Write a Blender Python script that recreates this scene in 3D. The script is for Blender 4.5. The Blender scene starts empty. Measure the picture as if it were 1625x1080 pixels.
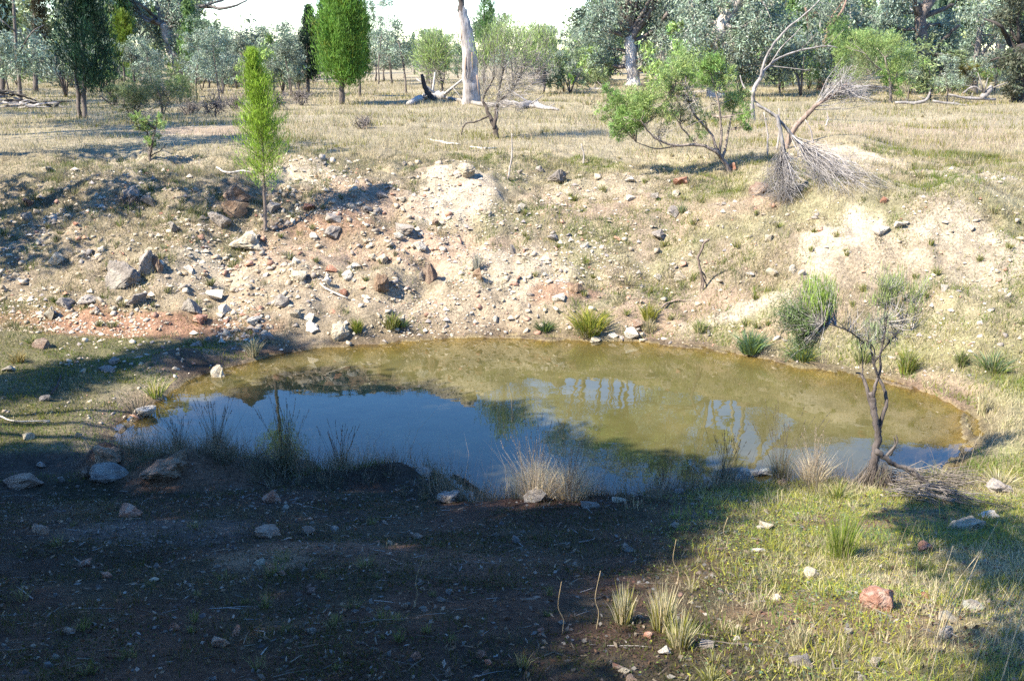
import bpy, bmesh, math, random
import numpy as np

SC = bpy.context.scene
COL = SC.collection
rng = np.random.default_rng(7)
random.seed(7)

# ------------------------------------------------------------------ camera, sky, sun, exposure
CAM_Z, FPX, PITCH = 4.0, 1628.0, math.radians(15.3)
cam_data = bpy.data.cameras.new('camera')
cam_data.sensor_width = 36.0
cam_data.lens = 36.0 * FPX / 1625.0
cam_data.clip_start = 0.1
cam_data.clip_end = 3000.0
cam = bpy.data.objects.new('camera', cam_data)
cam.location = (0.0, 0.0, CAM_Z)
cam.rotation_euler = (math.pi / 2 - PITCH, 0.0, 0.0)
COL.objects.link(cam)
SC.camera = cam

SUN_EL = math.radians(45.0)
SUN_AZ = math.atan2(-0.86, -0.51)            # from +Y clockwise: the sun stands behind the camera, to its left
TO_SUN = np.array([math.cos(SUN_EL) * math.sin(SUN_AZ), math.cos(SUN_EL) * math.cos(SUN_AZ), math.sin(SUN_EL)])

world = bpy.data.worlds.new('World')
SC.world = world
world.use_nodes = True
wn = world.node_tree
wn.nodes.clear()
sky = wn.nodes.new('ShaderNodeTexSky')
sky.sky_type = 'NISHITA'
sky.sun_disc = False
sky.sun_elevation = SUN_EL
sky.sun_rotation = SUN_AZ
sky.altitude = 400
sky.air_density = 1.0
sky.dust_density = 0.05
sky.ozone_density = 1.9
bg = wn.nodes.new('ShaderNodeBackground')
bg.inputs['Strength'].default_value = 0.15
wo = wn.nodes.new('ShaderNodeOutputWorld')
hs = wn.nodes.new('ShaderNodeHueSaturation')           # the camera's saturated rendering of a clear winter sky
hs.inputs['Saturation'].default_value = 1.3
hs.inputs['Hue'].default_value = 0.508
wn.links.new(sky.outputs[0], hs.inputs['Color'])
wn.links.new(hs.outputs[0], bg.inputs['Color'])
wn.links.new(bg.outputs[0], wo.inputs['Surface'])

sun_data = bpy.data.lights.new('sun', 'SUN')
sun_data.energy = 5.0
sun_data.angle = math.radians(0.53)
sun_data.color = (1.0, 0.92, 0.79)
sun = bpy.data.objects.new('sun', sun_data)
sun.rotation_euler = (math.pi / 2 - SUN_EL, 0.0, -SUN_AZ + math.pi)
from mathutils import Vector, Matrix, noise as mnoise
sun.rotation_euler = Vector(TO_SUN).to_track_quat('Z', 'Y').to_euler()
sun.location = tuple(TO_SUN * 40)
COL.objects.link(sun)

SC.view_settings.view_transform = 'Standard'
SC.view_settings.look = 'None'
SC.view_settings.exposure = 1.78
SC.view_settings.gamma = 1.0
SC.view_settings.use_curve_mapping = False
SC.render.engine = 'CYCLES'
SC.cycles.max_bounces = 6
SC.cycles.diffuse_bounces = 3
SC.cycles.glossy_bounces = 3
SC.cycles.transmission_bounces = 4
SC.cycles.transparent_max_bounces = 8
SC.cycles.use_denoising = False

# ------------------------------------------------------------------ helpers: noise, rays, meshes
def _hash(ix, iy, seed):
    with np.errstate(over='ignore'):
        h = (ix.astype(np.int64) * 374761393 + iy.astype(np.int64) * 668265263 + seed * 144269504) & 0xFFFFFFFF
        h = ((h ^ (h >> 13)) * 1274126177) & 0xFFFFFFFF
        h = (h ^ (h >> 16)) & 0xFFFFFF
    return h / float(0xFFFFFF)

def vnoise(x, y, s=1.0, seed=0):
    x = np.asarray(x, float) / s; y = np.asarray(y, float) / s
    ix, iy = np.floor(x), np.floor(y)
    fx, fy = x - ix, y - iy
    fx = fx * fx * (3 - 2 * fx); fy = fy * fy * (3 - 2 * fy)
    a = _hash(ix, iy, seed); b = _hash(ix + 1, iy, seed); c = _hash(ix, iy + 1, seed); d = _hash(ix + 1, iy + 1, seed)
    return (a * (1 - fx) + b * fx) * (1 - fy) + (c * (1 - fx) + d * fx) * fy

def fbm(x, y, s=1.0, seed=0, octv=4):
    t, a, n = 0.0, 1.0, 0.0
    for k in range(octv):
        t = t + a * vnoise(x, y, s, seed + 17 * k); n += a
        a *= 0.55; s *= 0.5
    return t / n

def sstep(a, b, x):
    t = np.clip((np.asarray(x, float) - a) / (b - a), 0, 1)
    return t * t * (3 - 2 * t)

CP, SP = math.cos(PITCH), math.sin(PITCH)
def ray(px, py):
    u, v = (px - 812.5) / FPX, (540.0 - py) / FPX
    return np.array([u, CP + v * SP, -SP + v * CP])

def at(px, py, Y):
    """The place seen at a pixel of the photograph, at the distance Y north of the camera."""
    d = ray(px, py)
    return np.array([0, 0, CAM_Z]) + d * (Y / d[1])

def pix(X, Y, Z):
    w = Y * CP - (Z - CAM_Z) * SP
    v = Y * SP + (Z - CAM_Z) * CP
    return 812.5 + FPX * X / w, 540 - FPX * v / w

# ------------------------------------------------------------------ the lie of the land
SHORE_PX = [(176, 694), (205, 668), (235, 648), (262, 628), (300, 603), (340, 588), (385, 578), (440, 562), (500, 553), (560, 547), (630, 541), (700, 537),
            (800, 534), (880, 538), (940, 541), (1020, 542), (1100, 551), (1200, 567), (1300, 584), (1400, 603), (1480, 626), (1530, 652), (1543, 690),
            (1520, 735), (1480, 765), (1400, 776), (1330, 768), (1250, 772), (1150, 776), (1060, 790), (980, 804), (880, 808), (790, 808), (765, 800), (750, 778), (715, 756),
            (660, 744), (600, 742), (540, 754), (480, 738), (400, 727), (320, 722), (250, 722), (200, 714)]
SHORE = np.array([[*(lambda d: (np.array([0, 0, CAM_Z]) + d * (CAM_Z / -d[2]))[:2])(ray(*p))] for p in SHORE_PX])

def shore_sdf(x, y):
    """Distance to the waterline, negative inside the pond."""
    x = np.asarray(x, float); y = np.asarray(y, float)
    shp = x.shape
    x = x.ravel(); y = y.ravel()
    out = np.full(x.shape, 50.0)
    near = (x > -12) & (x < 13) & (y > 3) & (y < 21)
    xs, ys = x[near], y[near]
    best = np.full(xs.shape, 1e9); inside = np.zeros(xs.shape, bool)
    n = len(SHORE)
    for i in range(n):
        a, b = SHORE[i], SHORE[(i + 1) % n]
        e = b - a
        t = np.clip(((xs - a[0]) * e[0] + (ys - a[1]) * e[1]) / (e @ e), 0, 1)
        best = np.minimum(best, (xs - a[0] - t * e[0]) ** 2 + (ys - a[1] - t * e[1]) ** 2)
        c = (a[1] > ys) != (b[1] > ys)
        with np.errstate(divide='ignore', invalid='ignore'):
            inside ^= c & (xs < (b[0] - a[0]) * (ys - a[1]) / (b[1] - a[1] + 1e-12) + a[0])
    d = np.sqrt(best)
    d += (fbm(xs, ys, 0.55, 91, 3) - 0.5) * 0.46
    out[near] = np.where(inside, -d, d)
    return out.reshape(shp)

YB_X = [-60, -12, -8, -6, -4.2, -3.3, -1.5, 0, 1.5, 2.6, 4.1, 5.0, 6.2, 8, 12, 60]
YB_Y = [15.5, 15.0, 14.5, 14.2, 14.0, 13.95, 14.55, 14.7, 14.6, 14.3, 13.4, 12.9, 12.4, 12.2, 12.4, 13]
PU = [-9, 0, 0.35, 1.0, 2.6, 3.6, 4.6, 5.8, 8, 12, 30, 60, 130, 300, 700]
PZ = [0, 0, 0.16, 0.45, 1.20, 1.62, 1.88, 2.02, 2.12, 2.17, 2.2, 2.45, 3.2, 5.5, 10]
# mounds and hollows: (px, py on the photograph, rough height there, radius x, radius y, lift)
def gy(py, z):
    d = ray(812.5, py); return (z - CAM_Z) / d[2] * d[1]
def spot(px, py, z):
    d = ray(px, py); t = (z - CAM_Z) / d[2]; return d[0] * t, d[1] * t
MOUNDS = []
for px, py, z, rx, ry, h in [(725, 292, 1.85, 1.0, 0.8, 0.34), (740, 440, 0.75, 0.5, 0.4, 0.16), (1350, 372, 1.25, 0.75, 0.7, 0.38), (1520, 390, 1.2, 1.2, 0.9, 0.42),
                             (1340, 248, 2.1, 1.0, 1.3, 0.3), (1240, 290, 1.9, 0.8, 0.6, 0.25), (1050, 262, 2.0, 1.0, 0.5, -0.15), (610, 440, 0.75, 0.3, 0.25, 0.18),
                             (560, 300, 1.8, 1.1, 0.6, 0.2), (520, 350, 1.5, 1.0, 0.35, -0.22), (375, 330, 1.5, 0.45, 0.4, 0.28), (470, 270, 2.0, 1.0, 0.6, 0.16), (180, 300, 1.75, 1.0, 0.6, 0.2),
                             (250, 410, 1.0, 0.6, 0.5, 0.18), (80, 390, 1.1, 0.8, 0.5, 0.16),
                             (165, 722, 0.2, 0.26, 0.22, 0.24), (270, 735, 0.2, 0.5, 0.3, 0.2), (360, 725, 0.15, 0.4, 0.25, 0.1), (420, 738, .12, .3, .2, .1), (520, 758, .12, .3, .18, .12), (860, 800, .12, .35, .2, .12), (1000, 806, .12, .3, .18, .1), (1130, 780, .12, .35, .2, .12), (1210, 768, .12, .3, .2, .1), (625, 752, 0.15, 0.42, 0.22, 0.2), (700, 775, 0.12, 0.28, 0.2, 0.15),
                             (60, 740, 0.2, 0.8, 0.35, -0.1), (300, 548, 0.3, 0.6, 0.3, 0.16), (250, 560, 0.3, 0.8, 0.25, 0.1), (1300, 770, 0.1, 0.5, 0.25, 0.12),
                             (1460, 800, 0.25, 0.5, 0.3, 0.12), (420, 535, 0.3, 0.3, 0.2, 0.12), (540, 520, 0.25, 0.35, 0.2, 0.14), (905, 455, 0.65, 0.5, 0.3, 0.1), (1380, 495, 0.55, 1.2, 0.22, 0.08)]:
    x, y = spot(px, py, z); MOUNDS.append((x, y, rx, ry, h))

def land(x, y):
    x = np.asarray(x, float); y = np.asarray(y, float)
    u = y - np.interp(x, YB_X, YB_Y) + (fbm(x, y, 2.2, 5, 3) - 0.5) * 0.9
    far = np.interp(u, PU, PZ)
    near = np.maximum(0, 9.05 - y + (fbm(x, y, 2.0, 3, 2) - 0.5) * 0.6)
    h = far + 0.1 + 0.25 * near - 0.006 * np.maximum(0, near - 9) ** 1.2
    h = h + 0.14 * sstep(0.2, 2.0, np.abs(x) - 4.4) * sstep(9, 10, y) * (1 - sstep(0, 2, u)) + 0.02 * np.clip(np.abs(x) - 5, 0, 6) * (1 - sstep(3, 6, u))
    for mx, my, rx, ry, lift in MOUNDS:
        r2 = ((x - mx) / rx) ** 2 + ((y - my) / ry) ** 2
        h = h + lift * np.exp(-r2 * 1.2)
    rough = sstep(-0.2, 1.0, u) * (1 - sstep(5.5, 9, u))                       # the dug face is the roughest
    h = h + (fbm(x, y, 1.3, 11, 4) - 0.5) * (0.10 + 0.26 * rough)
    h = h + (fbm(x, y, 0.34, 23, 3) - 0.5) * (0.05 + 0.20 * rough * (0.45 + 0.55 * sstep(3.0, -2.0, x)))
    h = h + (vnoise(x, y, 0.13, 29) - 0.5) * 0.07 * rough
    h = h + (fbm(x, y, 6.0, 31, 2) - 0.5) * 0.35 * sstep(20, 34, y)
    h = h + (fbm(x, y, 30.0, 37, 2) - 0.5) * 1.2 * sstep(50, 140, y)
    d = shore_sdf(x, y)
    k = sstep(-0.02, 0.5, d)
    h = np.where(d > 0.02, np.maximum(h, 0.05 + 0.05 * vnoise(x, y, 0.3, 41)), h)
    h = np.where(d < 3, h * k + (1 - k) * (0.03 + 0.0 * h), h)
    h = np.where(d < 0, -0.02 - np.minimum(-d * 0.34, 0.75) + (fbm(x, y, 0.5, 51, 3) - 0.5) * 0.10 * sstep(0, 0.3, -d), h)
    return h

def hit(px, py):
    """Where the sight line through a pixel meets the land."""
    d = ray(px, py)
    t = np.concatenate([np.arange(3, 30, 0.04), np.geomspace(30, 500, 400)])
    P = np.array([0, 0, CAM_Z]) + d[None, :] * t[:, None]
    g = np.maximum(land(P[:, 0], P[:, 1]), 0.0)
    below = P[:, 2] < g
    i = int(np.argmax(below)) if below.any() else len(t) - 1
    return np.array([P[i, 0], P[i, 1], g[i]])

def gz(x, y):
    return float(np.maximum(land(np.array([x]), np.array([y])), 0.0)[0])

class MB:
    """Collects faces; build() links them as ONE mesh object."""
    def __init__(self):
        self.V, self.C, self.Q, self.T, self.n = [], [], [], [], 0
    def add(self, V, faces, col):
        V = np.asarray(V, float).reshape(-1, 3); faces = np.asarray(faces, int)
        col = np.broadcast_to(np.asarray(col, float), V.shape)
        self.V.append(V); self.C.append(col)
        (self.Q if faces.shape[1] == 4 else self.T).append(faces + self.n)
        self.n += len(V)
    def tube(self, pts, radii, sides=6, col=(1, 1, 1), cap=True, wob=0.0):
        pts = np.asarray(pts, float); k = len(pts)
        radii = np.broadcast_to(np.asarray(radii, float), (k,))
        tan = np.gradient(pts, axis=0); tan /= np.linalg.norm(tan, axis=1)[:, None] + 1e-9
        ref = np.array([0.31, 0.94, 0.12]) if abs(tan[:, 1]).mean() < 0.8 else np.array([1.0, 0.1, 0.2])
        a = np.cross(tan, ref); a /= np.linalg.norm(a, axis=1)[:, None] + 1e-9
        b = np.cross(tan, a)
        th = np.arange(sides) * 2 * math.pi / sides
        R = radii[:, None] * (1 + (rng.random((k, sides)) - 0.5) * wob)
        ring = pts[:, None] + R[..., None] * (np.cos(th)[None, :, None] * a[:, None] + np.sin(th)[None, :, None] * b[:, None])
        i = np.arange(k - 1)[:, None] * sides; j = np.arange(sides)[None]
        jn = (j + 1) % sides
        f = np.stack([i + j, i + jn, i + sides + jn, i + sides + j], -1).reshape(-1, 4)
        base = self.n
        self.add(ring.reshape(-1, 3), f, col)
        if cap:
            for o, flip in ((0, True), ((k - 1) * sides, False)):
                idx = np.arange(sides) if not flip else np.arange(sides)[::-1]
                for m in range(1, sides - 1):
                    self.T.append(np.array([[base + o + idx[0], base + o + idx[m], base + o + idx[m + 1]]]))
    def leaves(self, c, ax, L, W, col, fold=0.0):
        """Diamond leaves: centres, axes, lengths, widths, colours."""
        c = np.asarray(c, float); n = len(c)
        ax = ax / (np.linalg.norm(ax, axis=1)[:, None] + 1e-9)
        r = rng.normal(size=(n, 3))
        b = np.cross(ax, r); b /= np.linalg.norm(b, axis=1)[:, None] + 1e-9
        L = np.broadcast_to(L, (n,))[:, None]; W = np.broadcast_to(W, (n,))[:, None]
        V = np.stack([c - ax * L / 2, c + b * W / 2 - ax * L * 0.08, c + ax * L / 2, c - b * W / 2 - ax * L * 0.08], 1)
        f = np.arange(n * 4).reshape(n, 4)
        self.add(V.reshape(-1, 3), f, np.repeat(np.broadcast_to(col, (n, 3)), 4, axis=0))
    def blades(self, base, tip, W, col, bend=None):
        """Grass blades from base to tip: one tapering triangle, or with bend a quad and a triangle."""
        base = np.asarray(base, float); tip = np.asarray(tip, float); n = len(base)
        if n == 0: return
        ax = tip - base
        side = np.stack([rng.normal(size=n), rng.normal(size=n), np.zeros(n)], 1)
        side -= ax * ((side * ax).sum(1) / ((ax * ax).sum(1) + 1e-9))[:, None]
        side /= np.linalg.norm(side, axis=1)[:, None] + 1e-9
        W = np.broadcast_to(W, (n,))[:, None]
        col = np.broadcast_to(col, (n, 3))
        if bend is None:
            V = np.stack([base - side * W / 2, base + side * W / 2, tip], 1)
            self.add(V.reshape(-1, 3), np.arange(n * 3).reshape(n, 3), np.repeat(col, 3, axis=0))
        else:
            mid = base + ax * 0.55 + bend
            V = np.stack([base - side * W / 2, base + side * W / 2, mid + side * W * 0.36, mid - side * W * 0.36, tip], 1)
            o = self.n
            k = np.arange(n)[:, None] * 5
            self.add(V.reshape(-1, 3), k + np.array([[0, 1, 2, 3]]), np.repeat(col, 5, axis=0))
            self.T.append(o + k + np.array([[3, 2, 4]]))
    def mesh(self, name, mat, smooth=False):
        me = bpy.data.meshes.new(name)
        V = np.concatenate(self.V) if self.V else np.zeros((0, 3)); C = np.concatenate(self.C)
        Q = np.concatenate(self.Q) if self.Q else np.zeros((0, 4), int)
        T = np.concatenate(self.T) if self.T else np.zeros((0, 3), int)
        me.vertices.add(len(V)); me.vertices.foreach_set('co', V.ravel())
        me.loops.add(Q.size + T.size); me.loops.foreach_set('vertex_index', np.concatenate([Q.ravel(), T.ravel()]).astype(np.int32))
        tot = np.concatenate([np.full(len(Q), 4), np.full(len(T), 3)]).astype(np.int32)
        me.polygons.add(len(tot))
        me.polygons.foreach_set('loop_start', np.concatenate([[0], np.cumsum(tot)[:-1]]).astype(np.int32))
        me.polygons.foreach_set('loop_total', tot)
        if smooth: me.polygons.foreach_set('use_smooth', np.ones(len(tot), bool))
        at_ = me.color_attributes.new('Col', 'FLOAT_COLOR', 'POINT')
        at_.data.foreach_set('color', np.concatenate([C, np.ones((len(C), 1))], 1).astype(np.float32).ravel())
        me.materials.append(mat)
        me.update(calc_edges=True)
        return me
    def build(self, name, mat, parent=None, smooth=False, loc=None):
        if loc is not None:
            loc = np.asarray(loc, float)
            self.V = [v - loc for v in self.V]
        me = self.mesh(name, mat, smooth)
        o = bpy.data.objects.new(name, me)
        COL.objects.link(o)
        if parent is not None: o.parent = parent
        elif loc is not None: o.location = loc
        return o

def tag(o, label=None, cat=None, group=None, kind=None):
    if label: o['label'] = label
    if cat: o['category'] = cat
    if group: o['group'] = group
    if kind: o['kind'] = kind
    return o

def thing(name, label, cat, loc, group=None):
    o = bpy.data.objects.new(name, None)
    o.empty_display_size = 0.1
    o.location = loc
    COL.objects.link(o)
    return tag(o, label, cat, group)

def copy_thing(o, loc, scale=(1, 1, 1), rz=0.0, label=None, group=None):
    r = o.copy(); COL.objects.link(r)
    r.location = loc; r.scale = scale; r.rotation_euler = (0, 0, rz)
    if label: r['label'] = label
    if group: r['group'] = group
    for ch in o.children:
        c = ch.copy(); COL.objects.link(c); c.parent = r
        for g in ch.children:
            d = g.copy(); COL.objects.link(d); d.parent = c
    return r

# ------------------------------------------------------------------ materials
def mat_new(name):
    m = bpy.data.materials.new(name); m.use_nodes = True
    nt = m.node_tree; nt.nodes.clear()
    return m, nt
def N(nt, t, **kw):
    n = nt.nodes.new(t)
    for k, v in kw.items():
        if k in n.inputs.keys(): n.inputs[k].default_value = v
        else: setattr(n, k, v)
    return n
def L(nt, a, b): nt.links.new(a, b)
def math_node(nt, op, a, b):
    n = nt.nodes.new('ShaderNodeMath'); n.operation = op
    for i, v in enumerate((a, b)):
        if isinstance(v, (int, float)): n.inputs[i].default_value = v
        else: nt.links.new(v, n.inputs[i])
    return n.outputs[0]
def scale_col(nt, col, fac):
    n = nt.nodes.new('ShaderNodeVectorMath'); n.operation = 'SCALE'
    nt.links.new(col, n.inputs[0])
    if isinstance(fac, (int, float)): n.inputs['Scale'].default_value = fac
    else: nt.links.new(fac, n.inputs['Scale'])
    return n.outputs[0]
def ramp(nt, fac, stops):
    n = nt.nodes.new('ShaderNodeValToRGB')
    e = n.color_ramp.elements
    while len(e) < len(stops): e.new(0.5)
    for k, (p, c) in enumerate(stops):
        e[k].position = p; e[k].color = (*c, 1) if len(c) == 3 else c
    nt.links.new(fac, n.inputs[0])
    return n
def noise_tex(nt, scale, detail=4, rough=0.6, vec=None):
    n = nt.nodes.new('ShaderNodeTexNoise')
    n.inputs['Scale'].default_value = scale; n.inputs['Detail'].default_value = detail; n.inputs['Roughness'].default_value = rough
    if vec is not None: nt.links.new(vec, n.inputs['Vector'])
    return n
def map_range(nt, v, a, b, c, d):
    n = nt.nodes.new('ShaderNodeMapRange')
    n.inputs[1].default_value = a; n.inputs[2].default_value = b; n.inputs[3].default_value = c; n.inputs[4].default_value = d
    nt.links.new(v, n.inputs[0]); return n.outputs[0]

def ground_material():
    m, nt = mat_new('earth')
    geo = N(nt, 'ShaderNodeNewGeometry'); pos = geo.outputs['Position']
    at_ = N(nt, 'ShaderNodeAttribute', attribute_name='Col')
    n1 = noise_tex(nt, 26, 5, 0.7, pos); n2 = noise_tex(nt, 4.5, 5, 0.65, pos); n3 = noise_tex(nt, 95, 3, 0.6, pos)
    f = math_node(nt, 'MULTIPLY', map_range(nt, n1.outputs[0], 0.3, 0.7, 0.5, 1.42), map_range(nt, n2.outputs[0], 0.3, 0.7, 0.68, 1.28))
    f = math_node(nt, 'MULTIPLY', f, map_range(nt, n3.outputs[0], 0.3, 0.7, 0.75, 1.25))
    c = scale_col(nt, at_.outputs['Color'], math_node(nt, 'MULTIPLY', f, 0.86))
    # crumbs of lighter stone in the soil
    vo = N(nt, 'ShaderNodeTexVoronoi', Scale=42.0); L(nt, pos, vo.inputs['Vector'])
    mask = math_node(nt, 'MULTIPLY', map_range(nt, vo.outputs['Distance'], 0.2, 0.3, 1, 0), map_range(nt, n2.outputs[0], 0.45, 0.6, 0, 0.75))
    mx = N(nt, 'ShaderNodeMix', data_type='RGBA')
    L(nt, mask, mx.inputs[0]); L(nt, c, mx.inputs[6])
    L(nt, scale_col(nt, at_.outputs['Color'], 1.6), mx.inputs[7])
    b = N(nt, 'ShaderNodeBsdfPrincipled', Roughness=0.95)
    b.inputs['Specular IOR Level'].default_value = 0.15
    L(nt, mx.outputs[2], b.inputs['Base Color'])
    bh = math_node(nt, 'ADD', math_node(nt, 'MULTIPLY', n1.outputs[0], 0.05), math_node(nt, 'MULTIPLY', n3.outputs[0], 0.012))
    bh = math_node(nt, 'ADD', bh, math_node(nt, 'MULTIPLY', mask, 0.008))
    bp = N(nt, 'ShaderNodeBump', Strength=0.9, Distance=1.0); L(nt, bh, bp.inputs['Height']); L(nt, bp.outputs[0], b.inputs['Normal'])
    o = N(nt, 'ShaderNodeOutputMaterial'); L(nt, b.outputs[0], o.inputs[0])
    return m

def leaf_material(name, trans=0.3, rough=0.5, spec=0.35):
    m, nt = mat_new(name)
    at_ = N(nt, 'ShaderNodeAttribute', attribute_name='Col')
    b = N(nt, 'ShaderNodeBsdfPrincipled', Roughness=rough); b.inputs['Specular IOR Level'].default_value = spec
    t = N(nt, 'ShaderNodeBsdfTranslucent')
    L(nt, at_.outputs['Color'], b.inputs['Base Color'])
    L(nt, scale_col(nt, at_.outputs['Color'], 1.15), t.inputs['Color'])
    mx = N(nt, 'ShaderNodeMixShader'); mx.inputs[0].default_value = trans
    L(nt, b.outputs[0], mx.inputs[1]); L(nt, t.outputs[0], mx.inputs[2])
    o = N(nt, 'ShaderNodeOutputMaterial'); L(nt, mx.outputs[0], o.inputs[0])
    return m

def bark_material():
    m, nt = mat_new('bark')
    at_ = N(nt, 'ShaderNodeAttribute', attribute_name='Col')
    tc = N(nt, 'ShaderNodeTexCoord')
    mp = N(nt, 'ShaderNodeMapping'); mp.inputs['Scale'].default_value = (14, 14, 2.2); L(nt, tc.outputs['Object'], mp.inputs['Vector'])
    n1 = noise_tex(nt, 1.0, 6, 0.7, mp.outputs[0]); n2 = noise_tex(nt, 2.2, 3, 0.6, tc.outputs['Object'])
    f = math_node(nt, 'MULTIPLY', map_range(nt, n1.outputs[0], 0.32, 0.68, 0.45, 1.45), map_range(nt, n2.outputs[0], 0.3, 0.7, 0.75, 1.25))
    b = N(nt, 'ShaderNodeBsdfPrincipled', Roughness=0.9); b.inputs['Specular IOR Level'].default_value = 0.2
    L(nt, scale_col(nt, at_.outputs['Color'], f), b.inputs['Base Color'])
    bp = N(nt, 'ShaderNodeBump', Strength=0.8, Distance=0.03); L(nt, n1.outputs[0], bp.inputs['Height']); L(nt, bp.outputs[0], b.inputs['Normal'])
    o = N(nt, 'ShaderNodeOutputMaterial'); L(nt, b.outputs[0], o.inputs[0])
    return m

def rock_material(name, c1, c2, c3, lichen=0.0, lich_col=(0.45, 0.5, 0.42)):
    m, nt = mat_new(name)
    tc = N(nt, 'ShaderNodeTexCoord'); oi = N(nt, 'ShaderNodeObjectInfo')
    add = N(nt, 'ShaderNodeVectorMath', operation='ADD'); L(nt, tc.outputs['Object'], add.inputs[0])
    sc = N(nt, 'ShaderNodeVectorMath', operation='SCALE'); sc.inputs[0].default_value = (37, 19, 53); L(nt, oi.outputs['Random'], sc.inputs['Scale'])
    L(nt, sc.outputs[0], add.inputs[1])
    n1 = noise_tex(nt, 2.6, 6, 0.65, add.outputs[0]); n2 = noise_tex(nt, 11, 5, 0.7, add.outputs[0]); n3 = noise_tex(nt, 1.3, 4, 0.6, add.outputs[0])
    r = ramp(nt, n1.outputs[0], [(0.3, c1), (0.5, c2), (0.7, c3)])
    f = math_node(nt, 'MULTIPLY', map_range(nt, n2.outputs[0], 0.3, 0.7, 0.72, 1.25), map_range(nt, oi.outputs['Random'], 0, 1, 0.75, 1.2))
    c = scale_col(nt, r.outputs[0], f)
    mx = N(nt, 'ShaderNodeMix', data_type='RGBA'); L(nt, c, mx.inputs[6]); mx.inputs[7].default_value = (*lich_col, 1)
    L(nt, map_range(nt, n3.outputs[0], 0.56 - 0.25 * lichen, 0.62 - 0.25 * lichen, 0, 0.25 + 0.7 * lichen), mx.inputs[0])
    b = N(nt, 'ShaderNodeBsdfPrincipled', Roughness=0.85); b.inputs['Specular IOR Level'].default_value = 0.25
    L(nt, mx.outputs[2], b.inputs['Base Color'])
    bp = N(nt, 'ShaderNodeBump', Strength=0.7, Distance=0.09); L(nt, n2.outputs[0], bp.inputs['Height']); L(nt, bp.outputs[0], b.inputs['Normal'])
    o = N(nt, 'ShaderNodeOutputMaterial'); L(nt, b.outputs[0], o.inputs[0])
    return m

def water_material():
    m, nt = mat_new('muddy_water')
    geo = N(nt, 'ShaderNodeNewGeometry'); pos = geo.outputs['Position']
    dep = N(nt, 'ShaderNodeAttribute', attribute_name='Col')
    n1 = noise_tex(nt, 1.3, 5, 0.6, pos); n2 = noise_tex(nt, 0.45, 3, 0.5, pos)
    silt = ramp(nt, n1.outputs[0], [(0.3, (0.06, 0.055, 0.018)), (0.55, (0.085, 0.076, 0.027)), (0.75, (0.118, 0.1, 0.038))])
    di = N(nt, 'ShaderNodeBsdfDiffuse'); L(nt, silt.outputs[0], di.inputs['Color'])
    tr = N(nt, 'ShaderNodeBsdfTransparent'); tr.inputs['Color'].default_value = (0.85, 0.78, 0.56, 1)
    sx = N(nt, 'ShaderNodeSeparateColor'); L(nt, dep.outputs['Color'], sx.inputs[0])
    body = N(nt, 'ShaderNodeMixShader')
    op = math_node(nt, 'SUBTRACT', 1.0, math_node(nt, 'POWER', 2.718, math_node(nt, 'MULTIPLY', sx.outputs[0], -4.6)))
    L(nt, op, body.inputs[0]); L(nt, tr.outputs[0], body.inputs[1]); L(nt, di.outputs[0], body.inputs[2])
    gl = N(nt, 'ShaderNodeBsdfGlossy', Roughness=0.015); gl.inputs['Color'].default_value = (1, 1, 1, 1)
    fr = N(nt, 'ShaderNodeFresnel', IOR=1.333)
    wv = noise_tex(nt, 3.0, 2, 0.5, pos)
    bp = N(nt, 'ShaderNodeBump', Strength=0.03, Distance=0.05); L(nt, wv.outputs[0], bp.inputs['Height'])
    L(nt, bp.outputs[0], gl.inputs['Normal']); L(nt, bp.outputs[0], fr.inputs['Normal'])
    mx = N(nt, 'ShaderNodeMixShader'); L(nt, fr.outputs[0], mx.inputs[0]); L(nt, body.outputs[0], mx.inputs[1]); L(nt, gl.outputs[0], mx.inputs[2])
    o = N(nt, 'ShaderNodeOutputMaterial'); L(nt, mx.outputs[0], o.inputs[0])
    return m

M_EARTH = ground_material()
M_BARK = bark_material()
M_GRASS = leaf_material('grass_blade', 0.35, 0.6, 0.2)
M_GUM = leaf_material('gum_leaf', 0.22, 0.5, 0.28)
M_PINE = leaf_material('cypress_spray', 0.3, 0.6, 0.25)
M_SHRUB = leaf_material('shrub_leaf', 0.35, 0.5, 0.3)
ROCK = {
    'pale': rock_material('pale_stone', (0.34, 0.275, 0.185), (0.43, 0.365, 0.26), (0.52, 0.46, 0.355)),
    'white': rock_material('whitish_stone', (0.44, 0.38, 0.29), (0.54, 0.48, 0.39), (0.62, 0.58, 0.50)),
    'grey': rock_material('grey_stone', (0.17, 0.148, 0.125), (0.27, 0.235, 0.20), (0.37, 0.325, 0.27), 0.1, (0.40, 0.37, 0.30)),
    'brown': rock_material('brown_stone', (0.17, 0.11, 0.075), (0.26, 0.18, 0.13), (0.35, 0.27, 0.2), 0.05, (0.36, 0.3, 0.22)),
    'red': rock_material('red_stone', (0.22, 0.10, 0.06), (0.34, 0.17, 0.11), (0.45, 0.28, 0.20)),
    'lichen': rock_material('lichened_stone', (0.19, 0.165, 0.135), (0.27, 0.24, 0.20), (0.34, 0.31, 0.26), 0.4, (0.34, 0.36, 0.29)),
    'mottled': rock_material('mottled_red_stone', (0.20, 0.10, 0.065), (0.30, 0.155, 0.105), (0.40, 0.25, 0.18), 0.14, (0.46, 0.41, 0.35)),
    'clod': rock_material('clay_clod', (0.17, 0.105, 0.065), (0.25, 0.17, 0.11), (0.33, 0.24, 0.155), 0, (0.2, 0.13, 0.08)),
}
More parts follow.
